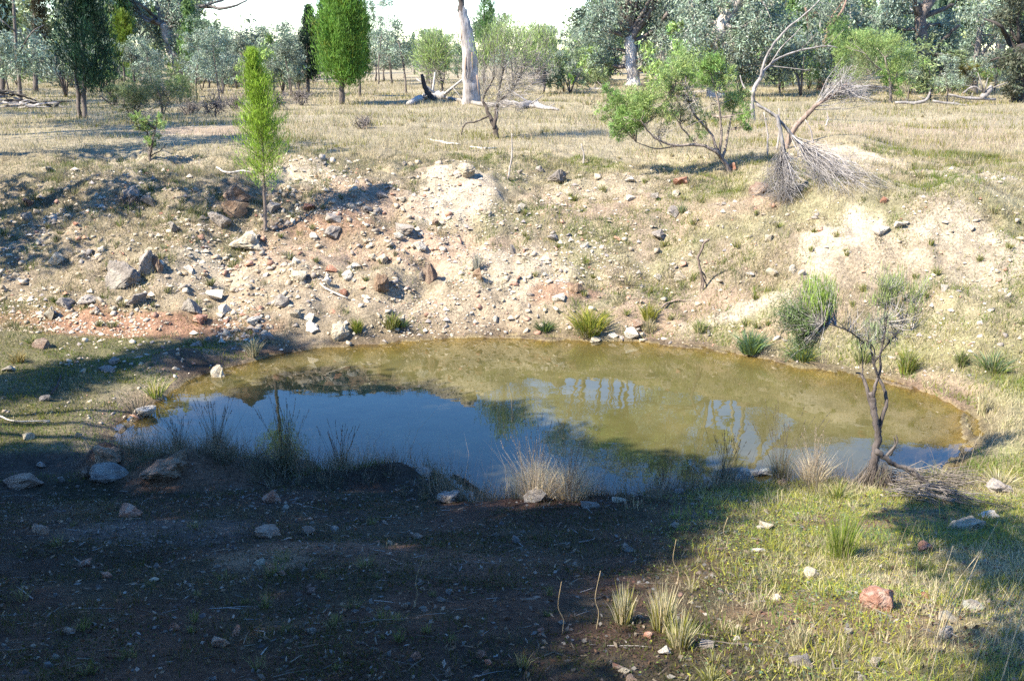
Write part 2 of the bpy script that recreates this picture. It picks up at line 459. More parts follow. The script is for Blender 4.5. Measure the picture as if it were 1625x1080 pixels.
def refine(pts, rad, sub=4, wob=0.0):
    """A smooth curve through the points, with small kinks."""
    pts = np.asarray(pts, float); k = len(pts)
    P = np.concatenate([[2 * pts[0] - pts[1]], pts, [2 * pts[-1] - pts[-2]]])
    out, rr = [], []
    for i in range(1, k):
        p0, p1, p2, p3 = P[i - 1], P[i], P[i + 1], P[i + 2]
        for s in range(sub):
            t = s / sub
            out.append(0.5 * (2 * p1 + (p2 - p0) * t + (2 * p0 - 5 * p1 + 4 * p2 - p3) * t * t + (3 * p1 - p0 - 3 * p2 + p3) * t ** 3))
            rr.append(rad[i - 1] * (1 - t) + rad[i] * t)
    out.append(pts[-1]); rr.append(rad[-1])
    out = np.array(out); rr = np.array(rr)
    if wob: out[1:-1] += rng.normal(size=(len(out) - 2, 3)) * (rr[1:-1] * wob)[:, None]
    return out, rr

# ------------------------------------------------------------------ ground and water
def pal(*c): return np.array(c, float)
TAN, RED, CREAM, STRAW, GREENISH, DARK, PINK = pal(.30, .24, .165), pal(.26, .15, .095), pal(.47, .395, .285), pal(.34, .285, .18), pal(.22, .21, .11), pal(.07, .052, .04), pal(.37, .265, .185)
ZONES = []   # x, y, rx, ry, colour, strength, bareness
for px, py, rx, ry, c, s, bare in [
        (720, 310, 1.05, 0.75, CREAM * 1.0, 1.0, 1.0), (690, 400, 1.2, 0.6, PINK * 1.15, .8, .6), (800, 440, 1.2, 0.7, CREAM * .88, .8, .75), (620, 460, 1.0, .6, TAN * 1.1, .6, .6),
        (760, 490, 1.5, .45, TAN * 1.25, .8, .8), (560, 300, 1.1, .7, PINK, .7, .75), (480, 400, 1.3, .5, PINK, .7, .75), (520, 350, .9, .3, RED * 1.1, .6, .7), (470, 275, 1.0, .7, CREAM * .9, .7, .7),
        (420, 450, 1.6, .7, TAN * 1.1, .7, .75), (330, 440, .8, .5, CREAM * .9, .6, .7), (200, 520, 2.0, .35, RED * 1.15, .85, .85), (330, 520, 1.0, .3, RED, .8, .85), (470, 490, .9, .3, TAN * 1.1, .6, .7),
        (90, 510, 1.5, .3, RED * 1.3, .6, .6), (905, 460, .7, .3, RED * 1.2, .7, .7), (1040, 500, 1.6, .35, PINK * .95, .7, .7), (1180, 495, .9, .16, CREAM * .95, .9, .9), (1250, 515, 1.2, .2, PINK, .6, .6),
        (1350, 385, .8, .7, CREAM * .98, 1.0, .95), (1400, 410, .8, .5, TAN * 1.15, .8, .8), (1500, 380, .9, .7, CREAM * .86, .85, .8), (1560, 420, 1.1, .6, CREAM * .82, .75, .75), (1450, 420, 1.2, .4, TAN * 1.1, .6, .6),
        (1335, 252, 1.1, 1.3, CREAM * 1.0, 1.0, 1.0), (1225, 310, .5, .5, PINK * 1.1, .7, .7), (1120, 330, .9, .5, PINK, .5, .5), (900, 330, 1.4, .7, PINK * 1.05, .5, .5), (960, 300, 1.2, .5, CREAM * .9, .5, .5),
        (1500, 270, 3, 2.0, CREAM * .85, .5, .4), (330, 205, 2.0, 1.5, PINK, .7, .6), (240, 250, 1.2, .7, CREAM * .85, .6, .6), (1530, 215, 6, 6, pal(.42, .30, .20), .5, .1),
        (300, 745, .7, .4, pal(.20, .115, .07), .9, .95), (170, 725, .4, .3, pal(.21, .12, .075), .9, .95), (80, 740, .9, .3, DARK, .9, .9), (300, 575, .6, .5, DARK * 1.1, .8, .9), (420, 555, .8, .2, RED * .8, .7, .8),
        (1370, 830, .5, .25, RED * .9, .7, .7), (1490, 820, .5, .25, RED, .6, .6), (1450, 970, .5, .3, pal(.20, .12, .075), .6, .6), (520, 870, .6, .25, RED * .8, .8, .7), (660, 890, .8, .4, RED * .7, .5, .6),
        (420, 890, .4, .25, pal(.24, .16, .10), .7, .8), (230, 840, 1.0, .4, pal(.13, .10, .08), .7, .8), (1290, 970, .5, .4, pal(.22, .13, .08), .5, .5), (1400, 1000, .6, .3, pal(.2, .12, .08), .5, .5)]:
    p = hit(px, py); ZONES.append((p[0], p[1], rx, ry, c, s, bare))

def soil(x, y):
    """Bare-earth colour and how grassy each place is (dry, green)."""
    Yb = np.interp(x, YB_X, YB_Y); u = y - Yb
    d = shore_sdf(x, y)
    n1 = fbm(x, y, 1.1, 61, 4)[..., None]; n2 = fbm(x, y, 3.5, 67, 3)[..., None]; n3 = fbm(x, y, 0.45, 71, 3)[..., None]
    c = np.broadcast_to(TAN, (*x.shape, 3)) * (0.75 + 0.5 * n1)
    c = c + (PINK - c) * sstep(.5, .68, n2) * 0.6
    right = sstep(-2.5, 2.5, x)[..., None] * .85 + .15
    oldgrass = sstep(.42, .6, fbm(x, y, .38, 83, 3))[..., None] * (sstep(.5, 3.0, u) * .75)[..., None]
    c = c + (pal(.20, .175, .115) * (0.6 + 0.8 * n3) - c) * oldgrass
    c = c + (GREENISH * 1.2 - c) * right * sstep(.36, .6, n1) * 0.62
    plat = sstep(3.4, 6.0, u + (fbm(x, y, 1.6, 87, 3) - .5) * 3)[..., None]
    c = c + (STRAW * (0.7 + 0.6 * n1) - c) * plat * 0.9
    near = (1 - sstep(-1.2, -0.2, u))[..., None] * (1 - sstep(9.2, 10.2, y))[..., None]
    nearcol = pal(.056, .039, .027) * (0.5 + 1.0 * n1) + (pal(.095, .052, .032) - pal(.056, .039, .027)) * sstep(.48, .66, n2)  # near soil darkened, the trees' shade painted into its colour
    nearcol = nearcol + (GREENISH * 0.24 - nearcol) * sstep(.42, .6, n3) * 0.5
    lit = sstep(.6, 2.2, x + (y - 6) * -.1)[..., None]                 # grassier corner, its sunlight also put into the soil colour
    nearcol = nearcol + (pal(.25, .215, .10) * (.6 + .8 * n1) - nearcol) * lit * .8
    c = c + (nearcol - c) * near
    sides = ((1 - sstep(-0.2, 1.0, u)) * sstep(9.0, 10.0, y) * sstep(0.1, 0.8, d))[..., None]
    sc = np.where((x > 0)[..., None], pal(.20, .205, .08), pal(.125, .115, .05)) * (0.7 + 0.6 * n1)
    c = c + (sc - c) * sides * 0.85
    bare = np.zeros(x.shape)
    for zx, zy, rx, ry, col, s, b in ZONES:
        m = (np.abs(x - zx) < rx * 2.2) & (np.abs(y - zy) < ry * 2.2)
        if not m.any(): continue
        r = np.sqrt(((x[m] - zx) / rx) ** 2 + ((y[m] - zy) / ry) ** 2) + (fbm(x[m], y[m], 0.5, 77, 3) - 0.5) * 1.1
        k = (1 - sstep(0.55, 1.15, r))
        c[m] += (col * (0.82 + 0.36 * n3[m]) - c[m]) * (k * s)[:, None]
        bare[m] = np.maximum(bare[m], k * b)
    wet = (1 - sstep(-0.05, 0.42 + .3 * (n1[..., 0] - .5), d))[..., None]
    c = c + (c * pal(.45, .40, .36) - c) * wet * 0.85
    bed = (d < -0.02)[..., None]
    c = np.where(bed, pal(.30, .24, .11) * (0.6 + 0.8 * n3), c)
    return c, bare, d, u

def sinh_axis(lo, hi, core0, core1, n_core, n_out, power=2.2):
    core = np.linspace(core0, core1, n_core)
    t = np.linspace(0, 1, n_out + 1)[1:]
    step = core[1] - core[0]
    a = core1 + (hi - core1) * (t ** power * 0.98 + t * 0.02)
    b = core0 + (lo - core0) * (t ** power * 0.98 + t * 0.02)
    return np.concatenate([b[::-1], core, a])

GX = sinh_axis(-520, 520, -8.2, 8.2, 270, 70, 3.0)
GY = np.concatenate([np.linspace(-60, 2.2, 24)[:-1], np.linspace(2.2, 20.5, 330), 20.5 + (900 - 20.5) * (np.linspace(0, 1, 111)[1:] ** 3.2 * 0.99 + np.linspace(0, 1, 111)[1:] * 0.01)])
gxx, gyy = np.meshgrid(GX, GY)
gzz = land(gxx, gyy)
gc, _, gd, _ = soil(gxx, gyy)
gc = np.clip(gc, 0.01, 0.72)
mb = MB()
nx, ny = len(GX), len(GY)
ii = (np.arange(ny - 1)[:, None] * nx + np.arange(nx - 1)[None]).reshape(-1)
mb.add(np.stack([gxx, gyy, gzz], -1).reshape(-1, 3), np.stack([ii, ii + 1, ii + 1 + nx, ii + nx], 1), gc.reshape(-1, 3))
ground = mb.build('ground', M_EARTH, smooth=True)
tag(ground, kind='structure')

mb = MB()
wx, wy = np.linspace(SHORE[:, 0].min() - .5, SHORE[:, 0].max() + .5, 150), np.linspace(SHORE[:, 1].min() - .5, SHORE[:, 1].max() + .5, 100)
wxx, wyy = np.meshgrid(wx, wy)
wl = land(wxx, wyy)
depth = np.clip(-wl, 0, 2).reshape(-1)
ii = (np.arange(99)[:, None] * 150 + np.arange(149)[None]).reshape(-1)
q = np.stack([ii, ii + 1, ii + 151, ii + 150], 1)
q = q[(wl.reshape(-1)[q] < 0.02).any(1)]
mb.add(np.stack([wxx.reshape(-1), wyy.reshape(-1), np.zeros(15000)], 1), q, np.stack([depth] * 3, 1))
water = mb.build('water', water_material(), smooth=True)
tag(water, kind='structure')

def land(x, y):
    """Height of the ground as built (the mesh itself, between its vertices)."""
    x = np.asarray(x, float); y = np.asarray(y, float)
    i = np.clip(np.searchsorted(GX, x) - 1, 0, nx - 2); j = np.clip(np.searchsorted(GY, y) - 1, 0, ny - 2)
    fx = np.clip((x - GX[i]) / (GX[i + 1] - GX[i]), 0, 1); fy = np.clip((y - GY[j]) / (GY[j + 1] - GY[j]), 0, 1)
    return (gzz[j, i] * (1 - fx) + gzz[j, i + 1] * fx) * (1 - fy) + (gzz[j + 1, i] * (1 - fx) + gzz[j + 1, i + 1] * fx) * fy

# ------------------------------------------------------------------ the trees behind the camera, whose shade lies on the pond
def in_poly(px, py, poly):
    poly = np.asarray(poly, float); c = np.zeros(len(px), bool); n = len(poly)
    for i in range(n):
        a, b = poly[i], poly[(i + 1) % n]
        with np.errstate(divide='ignore', invalid='ignore'):
            c ^= ((a[1] > py) != (b[1] > py)) & (px < (b[0] - a[0]) * (py - a[1]) / (b[1] - a[1]) + a[0])
    return c
SHADE = [[(-500, 1500), (-500, 735), (0, 728), (100, 716), (190, 722), (250, 700), (320, 655), (390, 610), (470, 590), (580, 592), (680, 615), (780, 655), (900, 705), (1060, 738), (1195, 765),
          (1150, 805), (1095, 850), (1030, 890), (930, 910), (885, 980), (860, 1060), (880, 1500)],
         [(-500, 640), (0, 612), (120, 578), (260, 554), (330, 538), (430, 524), (445, 540), (340, 562), (270, 578), (190, 592), (60, 618), (0, 632), (-500, 660)],
         [(1440, 818), (1540, 808), (1640, 850), (1800, 1000), (1750, 1300), (1670, 1200), (1650, 1060), (1610, 960), (1530, 880)]]
GAPS = [(868, 765, 120, 42), (425, 868, 50, 16), (520, 862, 40, 12), (270, 735, 45, 14), (400, 705, 60, 10), (890, 792, 75, 22), (960, 800, 50, 14), (120, 960, 25, 8)]
def shade_trees():
    X = rng.uniform(-9, 5, 5200); Y = rng.uniform(1.0, 15.5, 5200)
    Z = np.maximum(land(X, Y), 0.0)
    px, py = pix(X, Y, Z)
    px = px + (fbm(X, Y, .7, 301, 3) - .5) * 120; py = py + (fbm(X, Y, .7, 303, 3) - .5) * 40      # a ragged outline
    wob = fbm(X, Y, .7, 303, 3) - .5
    inside = np.zeros(len(X), int) - 1
    for k, poly in enumerate(SHADE):
        inside[in_poly(px, py, poly)] = k
    for gx_, gy_, rx, ry in GAPS:
        inside[((px - gx_) / rx) ** 2 + ((py - gy_) / ry) ** 2 < 1] = -1
    keep = inside >= 0
    P = np.stack([X, Y, Z], 1)[keep]; which = inside[keep]
    h = np.where(which == 2, rng.uniform(5.0, 6.5, len(P)), rng.uniform(6.0, 10.0, len(P)))
    C = P + TO_SUN[None] * (h / TO_SUN[2])[:, None]
    roots = np.array([[-9.6, -2.2], [-12.6, 2.6], [-6.6, -6.2], [-13.5, 7.2], [7.0, 1.0]])
    labels = ['broad leafy gum whose shade reaches over the near bank', 'leafy gum whose shade covers the dark half of the pond', 'leafy gum standing well behind the near bank',
              'leafy gum on the bank beside the mossy shaded shore', 'leafy gum whose shade falls at the lower corner of the sunny grass']
    own = np.argmin(((C[:, None, :2] - roots[None]) ** 2).sum(-1) + np.where((which == 2)[:, None], np.array([40, 40, 40, 40, 0])[None], np.array([0, 0, 0, 0, 30])[None]), axis=1)
    for k, (rx, ry) in enumerate(roots):
        cs = C[own == k]
        if which[own == k].size and k != 4: cs = np.concatenate([cs, cs[rng.permutation(len(cs))[:len(cs) // 2]] + TO_SUN * rng.uniform(1.0, 3.5, (len(cs) // 2, 1))])
        base = np.array([rx, ry, gz(rx, ry)])
        t = thing('gum_tree', labels[k], 'tree', base)
        if len(cs) == 0: cs = base[None] + np.array([[0, 0, 7.0]])
        m = MB()
        top = np.array([cs[:, 0].mean() * .4 + rx * .6, cs[:, 1].mean() * .4 + ry * .6, 6.2])
        m.tube([base - [0, 0, .3], base * .6 + top * .4 + [.2, .1, 0], top], [.30, .23, .15], 9, (.30, .27, .23))
        m.V = [v - base for v in m.V]
        m.build('trunk', M_BARK, t, True)
        m = MB()
        for c in cs[rng.permutation(len(cs))[:8]]:
            s = base + (top - base) * rng.uniform(.55, 1.0)
            q_, w_ = refine([s, s * .65 + c * .35 + rng.normal(size=3) * .4, s * .3 + c * .7 + rng.normal(size=3) * .4, c], [.07, .05, .03, .01], 4, .5)
            m.tube(q_, w_, 5, (.28, .25, .21))
        m.V = [v - base for v in m.V]
        m.build('limbs', M_BARK, t, True)
        m = MB()
        n = 46
        ctr = np.repeat(cs, n, axis=0) + rng.normal(size=(len(cs) * n, 3)) * [.17, .17, .16]
        ax = rng.normal(size=(len(ctr), 3)) * [.6, .6, .5] + [0, 0, -.5]
        col = pal(.075, .105, .055)[None] * rng.uniform(.6, 1.5, (len(ctr), 1))
        m.leaves(ctr, ax, rng.uniform(.14, .24, len(ctr)), rng.uniform(.05, .085, len(ctr)), col)
        m.V = [v - base for v in m.V]
        m.build('crown', M_GUM, t)
shade_trees()
def added_unseen_grove():
    """Unseen gums added behind the camera to block skylight over the near bank."""
    for k, (x, y, hh, rr) in enumerate([(2.5, -5.5, 9, 3.2), (6.5, -6.5, 10, 3.4), (-1.0, -9.5, 12, 4.0), (-6.0, -12, 12, 4.0), (4.5, -12, 12, 4.0), (-13, -4, 11, 3.6), (-17, 1.5, 11, 3.6), (-18, 9, 10, 3.4), (11, -9, 11, 3.6)]):
        b = np.array([x, y, gz(x, y)])
        t = thing('gum_tree', 'tall leafy gum, unseen, added behind the camera to block skylight', 'tree', b, 'unseen gums added to block skylight')
        m = MB(); m.tube([(0, 0, -.3), (.2, .1, hh * .4), (.1, .3, hh * .8)], [.26, .2, .08], 8, (.30, .27, .23)); m.build('trunk', M_BARK, t, True)
        m = MB()
        n = 4200
        d = rng.normal(size=(n, 3)); d /= np.linalg.norm(d, axis=1)[:, None]
        c = np.repeat(d[:n // 14] * (rng.random((n // 14, 1)) ** .4) * [rr, rr, rr * .8] + [0, 0, hh * .72], 14, 0) + rng.normal(size=(n // 14 * 14, 3)) * .3
        m.leaves(c, rng.normal(size=c.shape) + [0, 0, -.4], .34, .16, pal(.075, .105, .055)[None] * rng.uniform(.6, 1.5, (len(c), 1)))
        m.build('crown', M_GUM, t)
added_unseen_grove()


# ------------------------------------------------------------------ builders for trees and shrubs
def blob_leaves(m, centres, radii, n_each, Ls, Ws, col, var=0.35, droop=0.4, up=0.0, squash=1.0, clump=9, shell=0.6):
    """Leaf clumps through the volume of each blob: the clumps are what reads, with gaps between them."""
    for c, r, n in zip(centres, radii, n_each):
        r = np.broadcast_to(np.asarray(r, float), (3,))
        k = max(2, int(n / clump))
        d = rng.normal(size=(k, 3)); d /= np.linalg.norm(d, axis=1)[:, None]
        rad = rng.random(k) ** (1 / (1.4 + 1.6 * shell))
        cc = c + d * rad[:, None] * r * [1, 1, squash]
        tone = rng.uniform(1 - var, 1 + var, (k, 1)) * (1 + 0.15 * rng.normal(size=(k, 1)))
        hue = 1 + rng.normal(size=(k, 3)) * 0.06
        ctr = np.repeat(cc, clump, axis=0) + rng.normal(size=(k * clump, 3)) * r.mean() * 0.17
        ax = rng.normal(size=(k * clump, 3)) * .6 + np.repeat(d, clump, axis=0) * .4 + [0, 0, -droop + up]
        colr = np.asarray(col)[None] * np.repeat(np.clip(tone, .3, 2.2) * hue, clump, axis=0) * rng.uniform(.75, 1.25, (k * clump, 1))
        m.leaves(ctr, ax, rng.uniform(Ls * .7, Ls * 1.3, len(ctr)), rng.uniform(Ws * .7, Ws * 1.3, len(ctr)), colr)

def wpts(pts, Y, base, jit=0.0, yoff=0.0):
    """Pixel polyline (x, y[, radius px]) to places round the distance Y, relative to base; radii in metres."""
    out, rad = [], []
    for k, p in enumerate(pts):
        q = at(p[0], p[1], Y + yoff * k / max(1, len(pts) - 1) + (rng.uniform(-jit, jit) if k else 0))
        out.append(q - base); rad.append((p[2] if len(p) > 2 else 1.5) * Y / FPX)
    return np.array(out), np.array(rad)

def branch(name, pts, Y, base, parent, col, sides=7, jit=0.0, yoff=0.0, wob=0.25):
    p, r = wpts(pts, Y, base, jit, yoff)
    p, r = refine(p, r, 4, wob)
    m = MB(); m.tube(p, r, sides, col, wob=0.25)
    return m.build(name, M_BARK, parent, True), p

def twigs(m, start, n, length, spread, direction, rad, col, sides=3, kids=2):
    """Fine twigs growing out of a point."""
    start = np.asarray(start, float)
    for _ in range(n):
        d = np.asarray(direction, float) + rng.normal(size=3) * spread
        d /= np.linalg.norm(d) + 1e-9
        l = length * rng.uniform(.5, 1.2)
        mid = start + d * l * .5 + rng.normal(size=3) * l * .06
        end = start + d * l + rng.normal(size=3) * l * .12
        m.tube([start, mid, end], [rad, rad * .7, rad * .3], sides, col, cap=False)
        for _k in range(kids):
            dd = d + rng.normal(size=3) * spread * 1.1
            dd /= np.linalg.norm(dd)
            m.tube([mid, mid + dd * l * .35, mid + dd * l * .62 + rng.normal(size=3) * l * .05], [rad * .6, rad * .45, rad * .2], sides, col, cap=False)

GUMCOL = pal(.195, .24, .17)
def blob_tree(name, label, cat, Y, base_px, trunk, limbs, blobs, leafcol, mat, Lf, Wf, dens, barkcol, group=None, droop=.4, up=0.0, depthf=1.0, var=.4, limbcol=None, clump=9, twig=0):
    """A tree traced as trunk, limbs and crown masses at its own distance Y, with depth as great as its width."""
    bx = at(base_px[0], base_px[1], Y); base = np.array([bx[0], Y, gz(bx[0], Y)])
    t = thing(name, label, cat, base, group)
    trunk = [(*base_px, trunk[0][2])] + list(trunk[1:]) if trunk else trunk
    p, r = wpts(trunk, Y, base, 0.0); p[0] = (0, 0, -.15)
    pp, rr = refine(p, r, 4, .12)
    rr[0] *= 1.35; rr[1] *= 1.12
    m = MB(); m.tube(pp, rr, 10, barkcol, wob=.15); m.build('trunk', M_BARK, t, True)
    for lb in limbs:
        branch('limb', lb, Y, base, t, limbcol if limbcol is not None else barkcol, 6, jit=Y * .012)
    cs, rs = [], []
    for b in blobs:
        rad = b[2] * Y / FPX
        off = rng.uniform(-1, 1) * depthf * max(rad, 1.0)
        c = at(b[0], b[1], Y + off) - base
        cs.append(c); rad *= 1.12; rs.append((rad, rad * 1.1, rad * (b[3] if len(b) > 3 else 1.0)))
    if blobs:
        m = MB()
        n = [max(40, int(dens * 3.8 * b[2] ** 1.6)) for b in blobs]
        blob_leaves(m, cs, rs, n, Lf * .85, Wf * .7, leafcol, var, droop, up, clump=clump)
        m.build('crown', mat, t)
        m = MB()
        spine = pp if not limbs else np.concatenate([pp[len(pp) // 3:]])
        for c, rr_ in zip(cs, rs):
            s = spine[np.argmin(((spine - c) ** 2).sum(1) + np.maximum(0, spine[:, 2] - c[2]) * 4)]
            w = rr[-1] * .45
            p_, q_ = refine([s, s * .55 + c * .45 + rng.normal(size=3) * rr_[0] * .15 + [0, 0, -.1 * rr_[0]], c], [w, w * .7, w * .3], 3, .3)
            m.tube(p_, q_, 5, limbcol if limbcol is not None else barkcol)
            for _k in range(3 + twig):
                e = c + rng.normal(size=3) * rr_[0] * .55
                m.tube([c * .7 + s * .3, (c + e) / 2, e], [w * .4, w * .25, w * .1], 3, limbcol if limbcol is not None else barkcol, cap=False)
        m.build('branches', M_BARK, t, True)
    return t, base

def cypress(name, label, Y, base_px, stems, x0, x1, top, bottom, leafcol, n, tip=0.45, var=.35, spray=(.19, .026), group=None, barkcol=(.12, .10, .085), gaps=.0):
    """Native cypress: a dense upright crown of fine upward sprays over bare stems."""
    bx = at(base_px[0], base_px[1], Y); base = np.array([bx[0], Y, gz(bx[0], Y)])
    t = thing(name, label, 'tree', base, group)
    zt, zb = at(base_px[0], top, Y)[2] - base[2], at(base_px[0], bottom, Y)[2] - base[2]
    cx0, cx1 = at(x0, top, Y)[0] - base[0], at(x1, top, Y)[0] - base[0]
    cxm, hw = (cx0 + cx1) / 2, (cx1 - cx0) / 2
    for st in stems:
        p, r = wpts(st, Y, base, 0.03); p[0][2] = -.1
        p = np.concatenate([p, [[p[-1][0] * .4 + cxm * .6, p[-1][1], zb + (zt - zb) * .85]]]); r = np.append(r, r[-1] * .25)
        pp, rr = refine(p, r, 4, .15)
        m = MB(); m.tube(pp, rr, 7, barkcol, wob=.2); m.build('trunk', M_BARK, t, True)
    n = int(n * 1.7); k = int(n / 26)
    h = rng.random(k) ** .9
    prof = np.where(h < .28, .62 + .38 * np.sin(h / .28 * math.pi / 2), np.cos(np.clip((h - .28) / .72, 0, 1) * math.pi / 2) ** tip)
    lump = 0.86 + 0.28 * vnoise(rng.random(k) * 0 + h * 9, h * 0 + rng.random(k) * 0.01, 1.0, int(abs(bx[0]) * 97) % 97)
    ang = rng.random(k) * 2 * math.pi
    lobes = .80 + .30 * np.sin(ang * 3 + h * 6) * np.sin(ang * 2 + 1.3 + h * 11)
    rag = .58 + .72 * vnoise(ang * 1.7 + 40 * abs(bx[0]), h * 5.5, 1.0, 5)
    rad = (rng.random(k) ** .5) * prof * lump * lobes * rag * hw
    gap = (vnoise(ang * 2.3 + 11 * abs(bx[0]), h * 9, 1.0, 9) < .32) & (rad > .45 * prof * hw)
    rad = np.where(gap, rad * .55, rad)
    c = np.stack([cxm + np.cos(ang) * rad, np.sin(ang) * rad, zb + (zt - zb) * h], 1)
    out = np.stack([np.cos(ang), np.sin(ang), np.zeros(k)], 1)
    tone = rng.uniform(1 - var, 1 + var, (k, 1)) * (.7 + .6 * vnoise(ang * 2.2, h * 8, 1.0, 13))[:, None]
    leafcol = np.asarray(leafcol)[None] * np.where(rng.random((k, 1)) < .06, np.array([[1.5, .95, .8]]), 1.0)
    sz = hw * .13 + .06
    u = rng.random((k, 26))
    ctr = c[:, None] + out[:, None] * (rng.normal(size=(k, 26, 1)) * sz * .5) + np.array([0, 0, 1.0]) * ((u - .3) * sz * 2.6)[..., None] + rng.normal(size=(k, 26, 3)) * sz * (.62 * (1.15 - u))[..., None]
    ax = rng.normal(size=(k, 26, 3)) * .38 + out[:, None] * .38 + [0, 0, .85]
    colr = leafcol[:, None] * tone[:, None] * rng.uniform(.7, 1.3, (k, 26, 1)) * (1 + rng.normal(size=(k, 1, 3)) * .05)
    m = MB()
    m.leaves(ctr.reshape(-1, 3), ax.reshape(-1, 3), rng.uniform(spray[0] * .6, spray[0] * 1.3, k * 26), spray[1], np.clip(colr, .003, .9).reshape(-1, 3))
    m.build('crown', M_PINE, t)
    return t, base

def western_wood():
    for k, (x, y, hh, rr) in enumerate([(-11.6, 15.6, 7.5, 2.0), (-12.8, 19, 9, 2.2), (-14.8, 23.5, 8.5, 2.2), (-16.2, 26.5, 9.5, 2.4), (-18.6, 31, 9.5, 2.6), (-20.8, 36, 10, 2.6), (-24, 42, 10, 2.8), (-28, 50, 11, 3.0)]):
        b = np.array([x, y, gz(x, y)])
        t = thing('gum_tree', 'gum of the western wood whose shade falls across the rubble slope and paddock', 'tree', b, 'gums of the western wood')
        m = MB(); m.tube([(0, 0, -.3), (.2, .1, hh * .4), (.1, .3, hh * .8)], [.2, .16, .06], 8, (.30, .27, .23)); m.build('trunk', M_BARK, t, True)
        m = MB(); cs = [np.array([*(rng.normal(size=2) * rr * .5), hh * rng.uniform(.4, 1.0)]) for _ in range(11)]
        blob_leaves(m, cs, [rr * rng.uniform(.3, .55) for _ in cs], [330] * 11, .22, .08, GUMCOL, .4, .4, clump=10)
        m.build('crown', M_GUM, t)
western_wood()
# ------------------------------------------------------------------ the named trees of the photograph
DARKBARK, GREYBARK, PALEBARK, DEADWOOD = pal(.075, .06, .05), pal(.26, .235, .21), pal(.45, .405, .355), pal(.40, .37, .33)
def dist(px, py):
    p = hit(px, py); return float(p[1])

# old gum with a leaning forked trunk, far bank to the west
Yg = 72.0
blob_tree('gum_tree', 'old gum with a thick leaning trunk that forks above pale butt, behind saplings', 'tree', Yg, (290, 127), [(290, 127, 11), (280, 95, 9.5), (269, 62, 8.5), (262, 40, 8)],
          [[(268, 62, 4), (247, 28, 3), (222, 8, 2.4), (190, -12, 1.6)], [(263, 42, 6), (282, 16, 5), (292, -25, 4)], [(263, 42, 6), (252, 10, 5), (248, -30, 4)],
           [(282, 18, 3.4), (318, 11, 3), (358, 13, 2.2), (392, 1, 1.2)], [(318, 11, 2.4), (350, 1, 1.8), (384, -8, 1.0)], [(247, 28, 2.4), (232, 34, 1.8), (205, 6, 1.2)]],
          [(290, 25, 24), (300, 52, 20), (270, -12, 28), (222, 22, 15), (325, -14, 22), (205, 5, 16), (278, 70, 13), (308, 78, 15)], GUMCOL * .95, M_GUM, .26, .10, 1.5, (.27, .24, .205), limbcol=(.13, .115, .10))

# the big pale-trunked gum
blob_tree('gum_tree', 'big grey-leaved gum with a white trunk standing in the dry grass', 'tree', 60.0, (1003, 148), [(1003, 148, 11), (1004, 112, 9.5), (1001, 82, 9), (997, 58, 8)],
          [[(998, 62, 7), (985, 22, 5.5), (973, -25, 4)], [(999, 64, 7), (1024, 28, 6), (1036, -15, 4.5), (1042, -120, 3.8), (1056, -230, 3), (1070, -340, 1.8)], [(973, -25, 4), (962, -110, 3.4), (945, -220, 2.6), (935, -330, 1.6)], [(1042, -120, 3), (1015, -230, 2.4), (1010, -350, 1.4)], [(1003, 84, 5), (1038, 52, 4), (1060, 20, 2.6)], [(1024, 28, 4), (1012, 5, 3), (1008, -20, 2)]],
          [(960, 20, 26), (940, 45, 22), (962, 78, 22), (985, 50, 16), (1000, 15, 24), (1040, 22, 26), (1055, 62, 24), (1030, 92, 18), (1075, 35, 28), (1072, 98, 20), (948, 98, 15), (1000, -15, 32), (1060, -15, 32), (975, 105, 13), (960, -80, 30), (1075, -90, 28), (985, -180, 28), (930, -310, 30), (990, -330, 34), (1050, -320, 30), (1095, -370, 26), (960, -390, 30), (1030, -410, 32), (890, -290, 22), (905, -370, 24)],
          GUMCOL, M_GUM, .24, .085, 2.0, PALEBARK, limbcol=(.16, .13, .11))
blob_tree('gum_tree', 'dark green dense gum just behind the white-trunked gum', 'tree', 74.0, (948, 132), [(948, 132, 6), (950, 90, 5), (952, 50, 4)], [],
          [(940, 30, 24), (925, 55, 20), (955, 60, 22), (935, 85, 18), (960, 20, 22), (918, 32, 14), (970, 95, 14), (920, 92, 12)], pal(.045, .062, .035), M_GUM, .26, .10, 1.7, DARKBARK)
# gum with the leaning white limb
blob_tree('gum_tree', 'wide gum with a smooth white limb leaning up out of drooping foliage', 'tree', 48.0, (1138, 150), [(1138, 150, 13), (1133, 112, 13), (1131, 74, 13), (1150, 34, 11.5), (1176, -12, 10)],
          [[(1132, 80, 8), (1108, 42, 6), (1094, -5, 4)], [(1150, 38, 6), (1142, 5, 5), (1138, -25, 4), (1120, -110, 3), (1108, -190, 1.6)], [(1176, -12, 9), (1196, -95, 7), (1226, -180, 5), (1236, -280, 3), (1228, -360, 1.6)], [(1196, -95, 5), (1255, -150, 4), (1310, -200, 2.8), (1350, -280, 1.6)], [(1226, -180, 4), (1190, -240, 2.6), (1170, -310, 1.4)], [(1255, -150, 2.6), (1300, -120, 1.8), (1345, -150, 1)], [(1133, 105, 5), (1170, 80, 4), (1205, 52, 2.5)]],
          [(1110, 52, 24), (1098, 15, 26), (1125, 98, 18), (1168, 78, 26), (1192, 42, 26), (1220, 20, 28), (1216, 66, 22), (1150, 118, 18), (1186, 108, 22), (1098, 92, 18), (1235, 92, 20), (1148, 2, 16), (1250, 45, 20), (1205, -12, 28), (1165, 30, 14), (1110, -80, 30), (1085, -210, 34), (1130, -230, 30), (1060, -270, 34), (1110, -300, 34), (1240, -60, 26), (1165, -320, 22), (1350, -285, 20), (1232, -365, 22), (1345, -150, 16)],
          GUMCOL * 1.08, M_GUM, .20, .07, 2.1, PALEBARK * .95, limbcol=(.30, .26, .22))
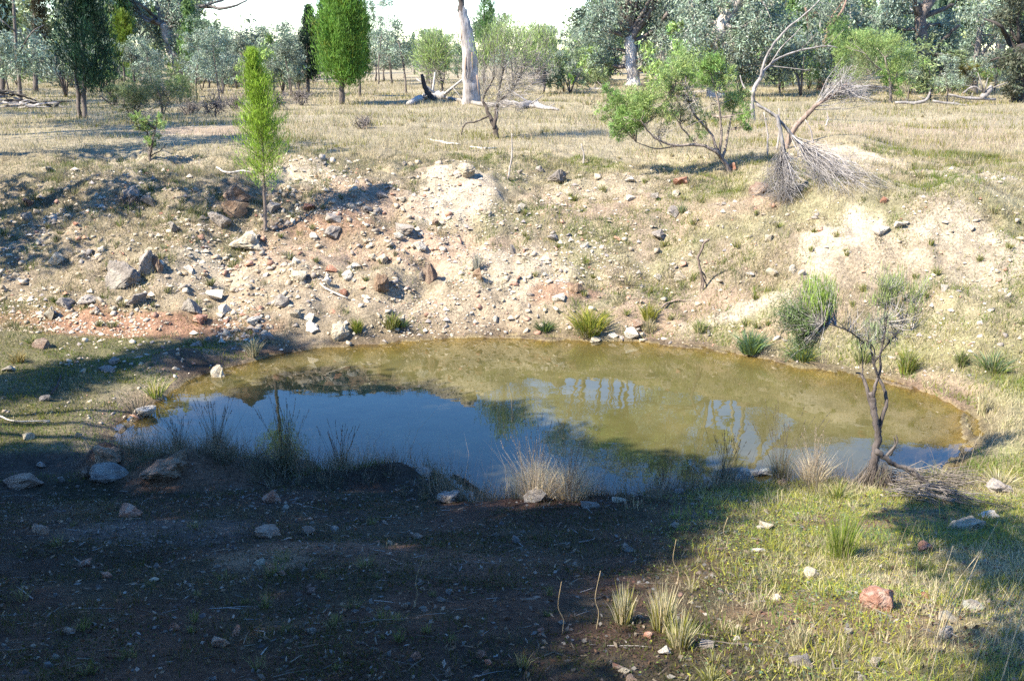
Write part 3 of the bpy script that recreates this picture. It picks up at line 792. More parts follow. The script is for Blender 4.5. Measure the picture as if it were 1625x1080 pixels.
blob_tree('gum_tree', 'slender gum with red-brown twigs between two wide grey gums', 'tree', 56.0, (1302, 148), [(1302, 148, 6), (1306, 95, 5), (1312, 45, 4)], [[(1306, 92, 3), (1286, 52, 2.4), (1278, 12, 1.5)], [(1312, 48, 3), (1335, 20, 2), (1345, -8, 1.4)]],
          [(1290, 15, 24), (1330, 28, 18), (1272, 72, 20), (1300, 104, 16), (1258, 112, 14), (1340, 0, 18)], GUMCOL * .9, M_GUM, .22, .075, 1.6, (.22, .15, .115))
blob_tree('gum_tree', 'tall gum with a dark forked upper trunk over silvery foliage', 'tree', 52.0, (1474, 156), [(1474, 156, 8), (1467, 85, 8.5), (1460, 34, 8.5), (1478, -4, 8)],
          [[(1460, 30, 5), (1490, 17, 3.6), (1514, 8, 2)], [(1462, 30, 6), (1452, 5, 5), (1446, -25, 4), (1425, -120, 3), (1405, -230, 1.6)], [(1478, -4, 7), (1496, -100, 5), (1488, -210, 3.4), (1510, -310, 1.6)], [(1496, -100, 3.6), (1540, -160, 2.4), (1570, -240, 1.2)], [(1466, 90, 4), (1500, 60, 3), (1522, 40, 2)]],
          [(1420, 20, 24), (1450, 62, 24), (1430, 92, 18), (1480, 72, 26), (1502, 40, 22), (1490, 112, 20), (1462, 122, 16), (1400, 42, 18), (1520, 82, 20), (1515, 124, 18), (1430, -10, 26), (1405, -240, 24), (1440, -140, 22), (1510, -320, 24), (1570, -250, 22), (1500, -60, 24)], GUMCOL * 1.05, M_GUM, .21, .075, 2.0, (.15, .12, .10), limbcol=(.11, .09, .075))
blob_tree('gum_tree', 'gum with gappy silver foliage beside a dark leaning trunk', 'tree', 50.0, (1545, 158), [(1545, 158, 5), (1548, 100, 4.5), (1556, 40, 4)], [[(1548, 100, 3), (1575, 66, 2), (1596, 48, 1.4)]],
          [(1545, 22, 24), (1562, 62, 22), (1582, 18, 20), (1600, 52, 18), (1552, 108, 18), (1536, 142, 13), (1540, 70, 14)], GUMCOL * 1.02, M_GUM, .2, .07, 1.7, (.16, .14, .12))
blob_tree('gum_tree', 'dark shaded gum with a black leaning trunk at the eastern edge', 'tree', 44.0, (1616, 172), [(1616, 172, 13), (1618, 145, 11), (1624, 110, 9), (1618, 70, 7)], [[(1620, 100, 5), (1600, 60, 3.6), (1585, 40, 2.4), (1562, 30, 1.4)], [(1622, 110, 4), (1596, 92, 2.4), (1572, 96, 1.4)]],
          [(1612, 100, 22, .9), (1606, 140, 14), (1630, 60, 26), (1600, 25, 22), (1645, 100, 26), (1618, -5, 22)], pal(.075, .085, .05), M_GUM, .2, .07, 2.2, (.05, .042, .036))
# western edge
blob_tree('gum_tree', 'thin straight gum trunk with pale drooping leaves at the western edge', 'tree', 42.0, (31, 152), [(31, 152, 3.2), (27, 90, 2.6), (22, 20, 2.2), (20, -20, 1.8)], [[(27, 90, 1.6), (50, 52, 1.0), (70, 40, .6)], [(24, 50, 1.4), (5, 35, .9), (-8, 22, .6)]],
          [(40, 92, 24), (62, 100, 18), (12, 105, 18), (60, 75, 14), (5, 70, 16)], GUMCOL * 1.15, M_GUM, .17, .065, 1.9, (.15, .125, .105))
cypress('cypress_tree', 'tall dark cypress cut by the western edge', 47.0, (2, 140), [[(2, 140, 4), (3, 100, 3.4)]], -30, 20, -60, 110, pal(.014, .028, .014), 4200)
cypress('cypress_tree', 'brown-tipped cypress hung with dead foliage behind the thin straight gum', 55.0, (55, 130), [[(55, 130, 4), (56, 80, 3)]], 36, 76, -40, 78, pal(.06, .05, .022), 3600)
cypress('cypress_tree', 'two-stemmed dark cypress with shaded crown on the rise', dist(128, 188), (134, 190), [[(126, 188, 3.4), (124, 150, 3), (120, 110, 2.4)], [(135, 190, 4.4), (133, 150, 3.6), (134, 105, 2.8)]], 62, 190, -60, 138, pal(.022, .055, .024), 6500, tip=.85, var=.6)
cypress('cypress_tree', 'small yellow-green cypress top showing beside the two-stemmed dark cypress', 52.0, (197, 135), [[(197, 135, 2), (196, 100, 1.6)]], 170, 217, 20, 105, pal(.11, .16, .015), 3600, var=.4)
cypress('cypress_tree', 'narrow blackish cypress close by the bright round-headed one', 52.0, (488, 132), [[(488, 132, 3), (488, 105, 2.6)]], 470, 508, 14, 125, pal(.014, .03, .018), 5200)
cypress('cypress_tree', 'bright green round-headed cypress with a short dark trunk', dist(543, 166), (543, 166), [[(543, 166, 5), (543, 135, 4.4), (541, 100, 3.4)]], 488, 592, -26, 128, pal(.105, .205, .03), 26000, tip=.42, var=.4)
cypress('cypress_tree', 'smaller green cypress tucked behind the bright round-headed one', dist(543, 166) + 4, (571, 140), [[(571, 138, 2.6), (570, 115, 2)]], 552, 592, 20, 122, pal(.08, .165, .025), 5200)
cypress('cypress_tree', 'green cypress directly behind the dead grey trunk', 66.0, (768, 120), [[(768, 120, 3), (768, 90, 2.4)]], 748, 790, -20, 108, pal(.07, .14, .035), 4200)
cypress('cypress_tree', 'small bright cypress bush standing alone in the open grass', 62.0, (909, 137), [[(909, 137, 1.4), (909, 126, 1)]], 902, 918, 105, 131, pal(.13, .24, .04), 900, spray=(.2, .05))
# the slender sunlit sapling on the dug bank
def sapling():
    b = hit(421, 369); Y = b[1]
    t = thing('cypress_sapling', 'slender yellow-green cypress sapling alone on the rubble slope', 'tree', b)
    p, r = wpts([(421, 371, 3.0), (420, 330, 2.8), (419, 290, 2.4), (417, 230, 2.0), (412, 170, 1.4), (404, 120, .9), (400, 88, .5)], Y, b)
    p[0] = (0, 0, -.05)
    pp, rr = refine(p, r, 5, .15)
    m = MB(); m.tube(pp, rr, 7, (.20, .16, .13)); m.build('trunk', M_BARK, t, True)
    m = MB(); tw = MB()
    zt = p[-1][2]
    for k in range(820):
        h = rng.random() ** .9
        z = .58 + h * (zt - .58 + .05)
        if rng.random() < .6 - .5 * sstep(.6, 1.5, z): continue
        i = int(np.argmin(abs(pp[:, 2] - z)))
        a = rng.random() * 2 * math.pi
        w = (.54 * (1 - np.clip((z - .58) / (zt - .58), 0, 1)) ** .85 * (.75 + .25 * sstep(.5, 1.1, z)) + .05) * rng.uniform(.4, 1.15)
        tip = pp[i] + np.array([math.cos(a) * w, math.sin(a) * w, w * .75 + .03])
        if k % 3 == 0: tw.tube([pp[i], (pp[i] + tip) / 2 + [0, 0, -.01], tip], [.004, .003, .0015], 3, (.20, .16, .10), cap=False)
        n = 24
        u = rng.uniform(.25, 1.1, n)[:, None]
        c = pp[i] + (tip - pp[i]) * u + rng.normal(size=(n, 3)) * (.028 + .014 * rng.random())
        col = pal(.26, .39, .045)[None] * rng.uniform(.45, 1.35) * rng.uniform(.75, 1.25, (n, 1))
        m.leaves(c, rng.normal(size=(n, 3)) * .3 + [math.cos(a) * .4, math.sin(a) * .4, .9], rng.uniform(.05, .11, n), .008, col)
    tw.build('branches', M_BARK, t, True)
    m.build('crown', M_PINE, t)
sapling()

# gum saplings: three kinds built once, then copied over the plateau
def gum_proto(seed, hgt, leafcol, lab):
    t = thing('gum_sapling', lab, 'tree', (0, 0, 0), 'young gums dotted over the plateau')
    n_st = 1 + (seed % 2)
    m = MB(); lm = MB()
    cs, rs = [], []
    for s in range(n_st):
        lean = rng.normal(size=2) * .25
        P = np.array([[s * .12, 0, -.1], [lean[0] * .3 + s * .15, lean[1] * .3, hgt * .3], [lean[0] + s * .2, lean[1], hgt * .65], [lean[0] * 1.2, lean[1] * 1.3, hgt * .93]])
        pp, rr = refine(P, [.065, .05, .032, .012], 4, .4)
        m.tube(pp, rr, 6, (.13, .11, .095), wob=.2)
        for k in range(9):
            i = int(rng.uniform(.36, .97) * (len(pp) - 1))
            a = rng.random() * 2 * math.pi
            l = hgt * rng.uniform(.10, .27) * (1.15 - .5 * i / len(pp))
            e = pp[i] + np.array([math.cos(a) * l, math.sin(a) * l, l * rng.uniform(.1, .7)])
            lm.tube([pp[i], (pp[i] + e) / 2 + [0, 0, .05], e], [.02, .014, .005], 4, (.15, .12, .10))
            cs.append(e); rs.append(hgt * rng.uniform(.07, .135))
        cs.append(pp[-1]); rs.append(hgt * .09)
    m.build('trunk', M_BARK, t, True); lm.build('branches', M_BARK, t, True)
    m = MB(); blob_leaves(m, cs, rs, [320] * len(cs), .14, .055, leafcol, .45, .3, clump=7)
    m.build('crown', M_GUM, t)
    return t
protos = [gum_proto(k, 5.0, c, 'young grey-leaved gum with thin dark stem on the plateau') for k, c in enumerate([GUMCOL * 1.1, GUMCOL * .85, GUMCOL * 1.25, pal(.12, .17, .10)])]
used = set()
def place_sapling(k, px, Y, top, half, label=None):
    X = at(px, 120, Y)[0]; z = gz(X, Y)
    h = (at(px, top, Y)[2] - z) / 5.0
    w = half * Y / FPX / 1.25
    o = protos[k]
    if k in used: o = copy_thing(o, (X, Y, z), (w, w, h), rng.random() * 6.28)
    else: used.add(k); o.location = (X, Y, z); o.scale = (w, w, h); o.rotation_euler = (0, 0, rng.random() * 6.28)
    o['label'] = label
    return o
for k, px, Y, top, half, lab in [
        (0, 240, 46, 58, 26, 'young gum with white-glinting leaves beside the leaning old gum'), (1, 213, 50, 72, 22, "slim young gum between the olive bush and the leaning old gum"), (2, 308, 44, 48, 30, 'silvery young gum in front of the old forked gum'), (0, 346, 42, 42, 28, "young gum with thin crown just west of the sapling tip"), (1, 388, 48, 52, 26, "young gum standing behind the slender cypress sapling"),
        (2, 432, 52, 38, 36, "full young gum west of the blackish cypress"), (1, 462, 47, 58, 26, "lower young gum touching the blackish cypress"), (3, 330, 60, 30, 26, "faint young gum behind the silvery one"), (2, 600, 64, -6, 24, 'tall thin gum rising just past the bright round-headed cypress'), (0, 645, 52, 28, 34, 'open-crowned young gum in the gap between cypress and dead trunk'), (1, 622, 66, 55, 20, "small young gum past the smaller green cypress"),
        (2, 886, 56, 42, 26, 'pale young gum beside the lone bright cypress bush'), (3, 862, 66, 40, 24, "greener young gum behind the lone bright cypress bush"), (0, 912, 70, 45, 18, "narrow young gum just beyond the lone bright cypress bush"), (1, 1062, 52, 90, 22, "young gum half hidden by the many-stemmed green shrub"), (1, 1240, 52, 85, 20, "young gum under the wide gum's drooping foliage"), (3, 1350, 60, 60, 24, "greener young gum beside the yellow-green rounded shrub"),
        (0, 1445, 46, 78, 22, "young gum close by the bright bushy shrub"), (2, 1508, 44, 88, 24, 'silvery young gum over the fallen grey limbs'), (1, 1580, 52, 80, 22, "young gum behind the white broken stump"), (2, 180, 62, 60, 24, "young gum behind the two-stemmed dark cypress"), (3, 100, 66, 45, 26, "greener young gum showing west of the two-stemmed dark cypress"), (0, 12, 56, 70, 26, "young gum at the western edge behind the brush pile"), (1, 415, 66, 44, 24, "young gum between the old forked gum and the blackish cypress"), (3, 520, 70, 60, 20, "greener young gum above the bright round-headed cypress flank")]:
    place_sapling(k, px, Y, top, half, lab)

for n_ in range(26):
    px = rng.choice([rng.uniform(292, 500), rng.uniform(592, 742), rng.uniform(800, 930)], p=[.5, .32, .18])
    o = place_sapling(int(rng.integers(4)), px, rng.uniform(56, 86), rng.uniform(44, 74), rng.uniform(18, 30), 'young gum in the loose thicket behind the paddock')
    o['group'] = 'young gums of the thicket behind the paddock'

# the woodland beyond: cypress and gum copies far out
def far_cypress(col, lab):
    t = thing('cypress_tree', lab, 'tree', (0, 0, 0), 'cypresses of the far woodland')
    m = MB(); m.tube([(0, 0, -.2), (0.05, 0, 3), (0, 0, 6.5)], [.12, .09, .02], 5, (.10, .085, .07)); m.build('trunk', M_BARK, t, True)
    k = 130
    h = rng.random(k); r = (1 - h ** 1.3) * 1.15 * rng.random(k) ** .5 + .08; a = rng.random(k) * 6.283
    c = np.stack([np.cos(a) * r, np.sin(a) * r, 1.3 + h * 5.9], 1)
    cc = np.repeat(c, 12, 0) + rng.normal(size=(k * 12, 3)) * [.16, .16, .28]
    m = MB(); m.leaves(cc, rng.normal(size=(k * 12, 3)) * .4 + [0, 0, .8], .5, .13, pal(*col)[None] * np.repeat(rng.uniform(.6, 1.4, (k, 1)), 12, 0))
    m.build('crown', M_PINE, t)
    return t
def far_gum(col, lab):
    t = thing('gum_tree', lab, 'tree', (0, 0, 0), 'gums of the far woodland')
    m = MB(); m.tube([(0, 0, -.2), (.2, .1, 2.4), (.1, .2, 5.5)], [.20, .15, .05], 6, (.28, .25, .22)); m.build('trunk', M_BARK, t, True)
    cs = [np.array([rng.normal() * 1.3, rng.normal() * 1.3, rng.uniform(2.4, 7.0)]) for _ in range(12)]
    m = MB(); blob_leaves(m, cs, [rng.uniform(.7, 1.3) for _ in cs], [210] * 12, .34, .15, col, .45, .3, clump=8)
    m.build('crown', M_GUM, t)
    return t
fars = [far_cypress((.10, .165, .05), 'green cypress in the distant woodland beyond the dry paddock'), far_cypress((.06, .105, .06), 'dusky blue-green cypress in the distant woodland'),
        far_gum(GUMCOL * .9, 'grey-green gum in the distant woodland beyond the dry paddock'), far_gum(pal(.19, .235, .11), 'olive gum in the distant woodland')]
first = set()
for n_ in range(230):
    k = int(rng.choice(4, p=[.36, .2, .28, .16]))
    Y = rng.uniform(70, 140) if n_ < 140 else rng.uniform(140, 270)
    px = rng.uniform(-120, 1745)
    if 500 < px < 960 and Y < 95: Y += 45
    X = at(px, 110, Y)[0]
    s = rng.uniform(.65, 1.25) * (1.0 if Y < 150 else 1.25)
    s *= 1.25 if px > 900 else (1.05 if px < 500 else .8)
    if 330 < px < 500 or 590 < px < 740 or 790 < px < 930:                                  # the sky shows between these trees
        lim = (at(px, rng.uniform(48, 76), Y)[2] - gz(X, Y)) / 8.6
        s = min(s, max(.25, lim))
    o = fars[k]
    if k in first: copy_thing(o, (X, Y, gz(X, Y)), (s, s, s * rng.uniform(.85, 1.2)), rng.random() * 6.28)
    else: first.add(k); o.location = (X, Y, gz(X, Y)); o.scale = (s, s, s)

def understory(col, lab):
    t = thing('bush', lab, 'bush', (0, 0, 0), 'bushes at the edge of the wood')
    m = MB()
    for k in range(5):
        a = rng.random() * 6.283
        m.tube([(0, 0, -.05), (math.cos(a) * .15, math.sin(a) * .15, .5), (math.cos(a) * .5, math.sin(a) * .5, 1.1)], [.03, .022, .01], 5, (.12, .10, .085)); 
    m.build('stem', M_BARK, t, True)
    cs = [np.array([rng.normal() * .55, rng.normal() * .55, rng.uniform(.5, 1.9)]) for _ in range(9)]
    m = MB(); blob_leaves(m, cs, [rng.uniform(.25, .5) for _ in cs], [170] * 9, .16, .04, col, .45, 0, .4, clump=10)
    m.build('foliage', M_GUM, t)
    return t
ub = [understory(pal(.22, .31, .09), 'light green bush at the edge of the wood'), understory(pal(.15, .19, .08), 'olive bush at the edge of the wood'), understory(GUMCOL * .8, 'grey-green bush at the edge of the wood')]
done = set()
for n_ in range(84):
    k = int(rng.choice(3, p=[.28, .27, .45])); Y = rng.uniform(46, 84); px = rng.choice([rng.uniform(-40, 500), rng.uniform(860, 1680)], p=[.4, .6])
    if 955 < px < 1045 or 1105 < px < 1175: continue
    X = at(px, 110, Y)[0]; s = rng.uniform(.7, 1.7)
    if k in done: copy_thing(ub[k], (X, Y, gz(X, Y)), (s, s, s * rng.uniform(.7, 1.2)), rng.random() * 6.28)
    else: done.add(k); ub[k].location = (X, Y, gz(X, Y)); ub[k].scale = (s, s, s)

# ------------------------------------------------------------------ dead trunk, logs, fallen timber
def dead_trunk():
    b = hit(747, 165); Y = b[1]
    t = thing('dead_tree', 'tall dead grey tree trunk with a broken dark top', 'dead tree', b)
    p, r = wpts([(747, 168, 15), (747, 150, 13.5), (746, 120, 12), (744, 80, 11), (738, 45, 9.5), (733, 20, 7.5)], Y, b); p[0] = (0, 0, -.15)
    pp, rr = refine(p, r, 5, .05)
    th = np.arange(16) * 2 * math.pi / 16
    m = MB()
    groove = 1 + .13 * np.sin(th * 3 + 1) + .07 * np.sin(th * 7) + rng.normal(size=16) * .03
    k = len(pp)
    ring = pp[:, None] + rr[:, None, None] * (groove[None] * (1 + rng.normal(size=(k, 16)) * .02))[..., None] * np.stack([np.cos(th), np.sin(th), 0 * th], 1)[None]
    ring[-1, :, 2] += rng.uniform(-.05, .42, 16)
    i = np.arange(k - 1)[:, None] * 16; j = np.arange(16)[None]; jn = (j + 1) % 16
    c = np.tile(np.where((np.sin(th * 3 + .6) > .2)[:, None], pal(.24, .215, .195), pal(.36, .33, .30)), (k, 1)) * rng.uniform(.85, 1.15, (k * 16, 1))
    m.add(ring.reshape(-1, 3), np.stack([i + j, i + jn, i + 16 + jn, i + 16 + j], -1).reshape(-1, 4), c)
    m.build('trunk', M_BARK, t, True)
    branch('broken_top', [(734, 26, 6), (731, 5, 5), (730, -20, 4.5)], Y, b, t, (.09, .075, .065))
    m = MB()
    for s in range(7):
        a = rng.random() * 6.28; z = rng.uniform(1.0, 3.4)
        e = np.array([math.cos(a) * .36, math.sin(a) * .36, z])
        m.tube([e, e + [math.cos(a) * .06, math.sin(a) * .06, -.5], e + [math.cos(a) * .1, math.sin(a) * .1, -rng.uniform(.7, 1.1)]], [.03, .022, .008], 4, (.25, .18, .13))
    m.build('bark_strips', M_BARK, t, True)
dead_trunk()
def log(name, label, cat, pts, col, Y=None, knots=True, group=None, lift=0.0):
    b = hit(pts[0][0], pts[0][1]) if Y is None else None
    if Y is not None:
        q = at(pts[0][0], pts[0][1], Y); b = np.array([q[0], Y, gz(q[0], Y)])
    t = MB()
    P, R = [], []
    for x, y, r in pts:
        h = hit(x, y) if Y is None else None
        rad = r * (b[1]) / FPX
        q = (h + [0, 0, rad * .75 + lift]) if h is not None else at(x, y, Y)
        P.append(q); R.append(rad)
    pp, rr = refine(P, R, 4, .2)
    t.tube(pp, rr, 8, col, wob=.3)
    if knots:
        for _ in range(3):
            i = rng.integers(1, len(pp) - 1)
            d = rng.normal(size=3) * [1, .6, .5] + [0, 0, .8]
            t.tube([pp[i], pp[i] + d * rr[i] * 2.2, pp[i] + d * rr[i] * rng.uniform(3, 6)], [rr[i] * .4, rr[i] * .3, rr[i] * .12], 5, col)
    o = t.build(name, M_BARK, None, True, loc=b)
    return tag(o, label, cat, group)
log('fallen_log', 'stout weathered grey log lying beside the dead trunk', 'log', [(649, 168, 4), (668, 160, 6), (690, 158, 7), (706, 158, 8)], DEADWOOD)
log('charred_branch', 'charred black branch standing up from the stout grey log', 'branch', [(692, 160, 4.5), (682, 152, 4.5), (674, 138, 4), (669, 118, 2.4)], (.055, .045, .04), Y=dist(692, 160), knots=False)
log('fallen_log', 'long pale log lying against the foot of the dead trunk', 'log', [(708, 158, 2.6), (735, 163, 3), (765, 169, 3.4), (790, 171, 3)], (.24, .215, .185))
log('fallen_log', 'bleached log half hidden behind the feathery grey shrub', 'log', [(790, 166, 4), (815, 168, 4.5), (832, 172, 4), (850, 172, 2)], (.24, .22, .20))
log('fallen_log', 'bleached spiky log end lying past the feathery grey shrub', 'log', [(826, 174, 5), (845, 170, 5.5), (862, 174, 4), (886, 176, 1.6)], (.25, .23, .21))
log('fallen_branch', 'thin pale branch lying across the open grass', 'branch', [(680, 222, 1.4), (705, 228, 1.8), (730, 231, 1.4)], (.5, .45, .38), knots=False)
log('fallen_branch', 'short white stick on the grass below the feathery shrub', 'branch', [(745, 234, 1.3), (770, 237, 1.6), (788, 236, 1.2)], (.6, .55, .48), knots=False)
log('fallen_branch', 'curved white stick beside the slender cypress sapling', 'branch', [(344, 272, 1.2), (360, 281, 1.6), (385, 279, 1.5), (405, 282, 1.0)], (.42, .38, .33), knots=False, lift=.06)
log('fallen_branch', 'thin pale stick pointing down the stony slope', 'branch', [(508, 454, 1.2), (520, 465, 1.6), (552, 480, 1.4)], (.55, .48, .38), knots=False, lift=.03)
log('fallen_branch', 'crooked brown stick beside the second yellow-green tussock', 'branch', [(1045, 497, 1.4), (1058, 486, 1.6), (1072, 482, 1.4), (1088, 481, 1.0)], (.24, .18, .14), knots=False, lift=.03)
log('fallen_branch', 'dark stick lying on the mossy shaded shore', 'branch', [(82, 630, 1.6), (92, 614, 1.8), (97, 600, 1.4)], (.06, .05, .045), knots=False, lift=.02)
log('fallen_branch', 'pale twig on the mossy shore beside the gully', 'branch', [(0, 664, 1.2), (25, 672, 1.4), (80, 671, 1.0)], (.42, .37, .30), knots=False, lift=.02)
# fallen limbs along the eastern edge of the paddock
for pts, lab in [([(1420, 163, 2), (1450, 164, 2.6), (1470, 158, 2.4), (1476, 146, 1.5)], 'hooked white limb lying at the paddock edge'), ([(1505, 150, 1.4), (1540, 156, 2.4), (1580, 158, 2)], 'long grey limb lying in front of the silver gums'),
                 ([(1556, 156, 4), (1566, 148, 5), (1574, 136, 2.4)], 'white broken stump leaning at the paddock edge'), ([(1480, 160, 1.6), (1515, 166, 2.2), (1560, 172, 1.6)], 'thin grey limb lying lowest among the fallen timber'),
                 ([(1395, 165, 1.4), (1402, 172, 2), (1425, 176, 1.4)], 'short brown limb lying beside the bright green shrub trunk'), ([(1528, 148, 1.2), (1545, 138, 1.6), (1560, 146, 1.2)], 'arched thin limb among the fallen timber')]:
    log('fallen_limb', lab, 'limb', pts, (.22, .20, .18), Y=dist(1480, 168), group='fallen timber along the paddock edge')
for px, py, l, lab in [(955, 142, 40, 'grey limb lying by the foot of the white-trunked gum'), (320, 128, 40, 'pale fallen limb beyond the young gums'), (165, 128, 36, 'pale log behind the two-stemmed dark cypress'), (1110, 147, 60, 'pale limb lying behind the many-stemmed green shrub')]:
    log('fallen_limb', lab, 'limb', [(px - l / 2, py - 1, 1.6), (px, py, 2.4), (px + l / 2, py + 1, 1.4)], (.30, .27, .235), Y=min(64, dist(px, py)))
def brush_pile():
    b = hit(35, 172)
    t = thing('brush_pile', 'dark heap of burnt and grey branches at the western edge', 'brush pile', b)
    for k in range(34):
        a = rng.uniform(-.5, .5) + (0 if rng.random() < .7 else 1.4)
        c = np.array([rng.uniform(-1.6, 1.1), rng.uniform(-.7, .7), 0]); c[2] = .08 + .55 * math.exp(-(c[0] + .7) ** 2) * rng.random()
        l = rng.uniform(.6, 1.5)
        d = np.array([math.cos(a), math.sin(a) * .6, rng.uniform(-.25, .25)])
        col = (.05, .045, .04) if rng.random() < .5 else (.30, .27, .24)
        m = MB(); pp, rr = refine([c - d * l / 2, c + rng.normal(size=3) * .04, c + d * l / 2], [.05, .045, .02], 3, .4)
        pp[:, 2] = np.maximum(pp[:, 2], .02)
        m.tube(pp, rr * rng.uniform(.4, 1.2), 5, col, wob=.3); m.build('branch', M_BARK, t, True)
brush_pile()
# ------------------------------------------------------------------ shrubs
def shrub(name, label, base_px, limbs, blobs, twiggy=(), Y=None, barkcol=(.20, .17, .145), group=None, jit=.12, cat='shrub', twigcol=(.30, .27, .24)):
    """Traced stems, leafy masses (x, y, r px, colour, leaves, length, width, upright) and bare twiggy masses (x, y, r px, n)."""
    b = hit(*base_px)
    if Y is not None:
        q = at(*base_px, Y); b = np.array([q[0], Y, gz(q[0], Y)])
    Y = b[1]
    t = thing(name, label, cat, b, group)
    tips, allp = [], []
    for lb in limbs:
        p, r = wpts(lb, Y, b, 0.0)
        depth = rng.uniform(-1, 1) * jit * 2
        p[1:, 1] += np.linspace(0, depth, len(p))[1:]
        if lb[0][1] >= base_px[1] - 2: p[0] = (p[0][0], 0, -.04)
        elif allp:
            prev = np.concatenate(allp); p[0] = prev[np.argmin(((prev - p[0]) ** 2).sum(1))]
        pp, rr = refine(p, r * .66, 4, .3)
        m = MB(); m.tube(pp, rr, 7, barkcol, wob=.3); m.build('stem', M_BARK, t, True)
        allp.append(pp); tips.append(pp[-1])
    spine = np.concatenate(allp)
    if blobs:
        m = MB(); tw = MB()
        for (x, y, r, col, n, Lf, Wf, up) in blobs:
            rad = r * Y / FPX
            c = at(x, y, Y + rng.uniform(-1, 1) * max(jit, rad * .5)) - b
            sub_ = [c + rng.normal(size=3) * rad * [.55, .55, .5] for _k in range(5)]
            blob_leaves(m, sub_, [rad * rng.uniform(.5, .95) for _k in sub_], [int(n * .62)] * 5, Lf * .75, Wf * .6, col, .4, 0, up, clump=14, shell=.4)
            s = spine[np.argmin(((spine - c) ** 2).sum(1) + 3 * np.maximum(0, spine[:, 2] - c[2]))]
            for _k in range(5):
                e = c + rng.normal(size=3) * rad * .5
                tw.tube([s, s * .4 + c * .6 + rng.normal(size=3) * rad * .2, e], [.009, .006, .002], 4, barkcol, cap=False)
        m.build('foliage', M_SHRUB, t); tw.build('branches', M_BARK, t, True)
    if twiggy:
        m = MB()
        for (x, y, r, n) in twiggy:
            rad = r * Y / FPX
            c = at(x, y, Y + rng.uniform(-1, 1) * jit) - b
            s = spine[np.argmin(((spine - c) ** 2).sum(1) + 3 * np.maximum(0, spine[:, 2] - c[2]))]
            for _k in range(n):
                e = c + rng.normal(size=3) * rad * .55
                q = s * .5 + c * .5 + rng.normal(size=3) * rad * .35
                m.tube([s, q, e], [.006 * Y / 18, .0045 * Y / 18, .002 * Y / 18], 3, twigcol, cap=False)
                twigs(m, q * .4 + e * .6, 2, rad * .6, .5, e - q, .003 * Y / 18, twigcol, kids=1)
        m.build('twigs', M_BARK, t)
    return t, b, Y
LG, BG, OG = pal(.235, .315, .10), pal(.16, .25, .065), pal(.18, .22, .09)
shrub('green_shrub', 'many-stemmed shrub with bright green tufts on sprawling bare limbs above the bank', (1157, 274),
      [[(1157, 276, 6), (1141, 245, 5), (1105, 229, 3.6), (1066, 229, 2.8), (1035, 216, 2.2), (1012, 190, 1.4)], [(1142, 246, 4.4), (1124, 208, 3), (1098, 178, 2.2), (1086, 142, 1.4)], [(1143, 246, 4), (1143, 205, 3), (1138, 165, 2.2), (1125, 118, 1.3)],
       [(1146, 250, 4), (1160, 208, 2.6), (1172, 172, 1.4)], [(1105, 229, 2.4), (1085, 205, 1.8), (1070, 178, 1.2)], [(1066, 229, 2), (1040, 236, 1.4), (1010, 226, 1)], [(1124, 208, 2), (1110, 190, 1.4), (1078, 200, .9)]],
      [(1003, 172, 27, LG, 900, .10, .018, .6), (1030, 158, 25, LG, 900, .10, .018, .6), (978, 160, 19, BG, 520, .10, .018, .5), (985, 190, 21, BG, 620, .10, .018, .5), (1014, 192, 19, BG, 480, .10, .018, .5), (1044, 178, 16, LG, 320, .10, .018, .5), (965, 178, 13, LG, 240, .1, .018, .4),
       (1085, 108, 24, LG, 620, .11, .018, .6), (1122, 98, 22, BG * 1.1, 620, .11, .018, .6), (1102, 130, 20, LG, 420, .11, .018, .5), (1060, 120, 18, LG, 300, .11, .018, .5), (1090, 184, 19, OG, 320, .1, .016, .5), (1126, 178, 18, LG, 260, .1, .016, .5), (1170, 160, 20, LG, 560, .1, .018, .5),
       (1182, 180, 13, BG, 260, .1, .018, .3), (1182, 200, 9, BG, 110, .1, .018, .3), (1145, 112, 17, LG, 300, .1, .018, .5), (1070, 148, 16, OG, 200, .1, .018, .5), (1150, 140, 16, LG, 200, .1, .018, .5), (1048, 140, 14, LG, 160, .1, .018, .5), (1110, 210, 13, OG, 140, .1, .016, .4)],
      [(1065, 175, 26, 26), (1100, 160, 28, 22), (1050, 200, 22, 18), (1135, 160, 20, 12)], jit=.35, barkcol=(.23, .19, .16))
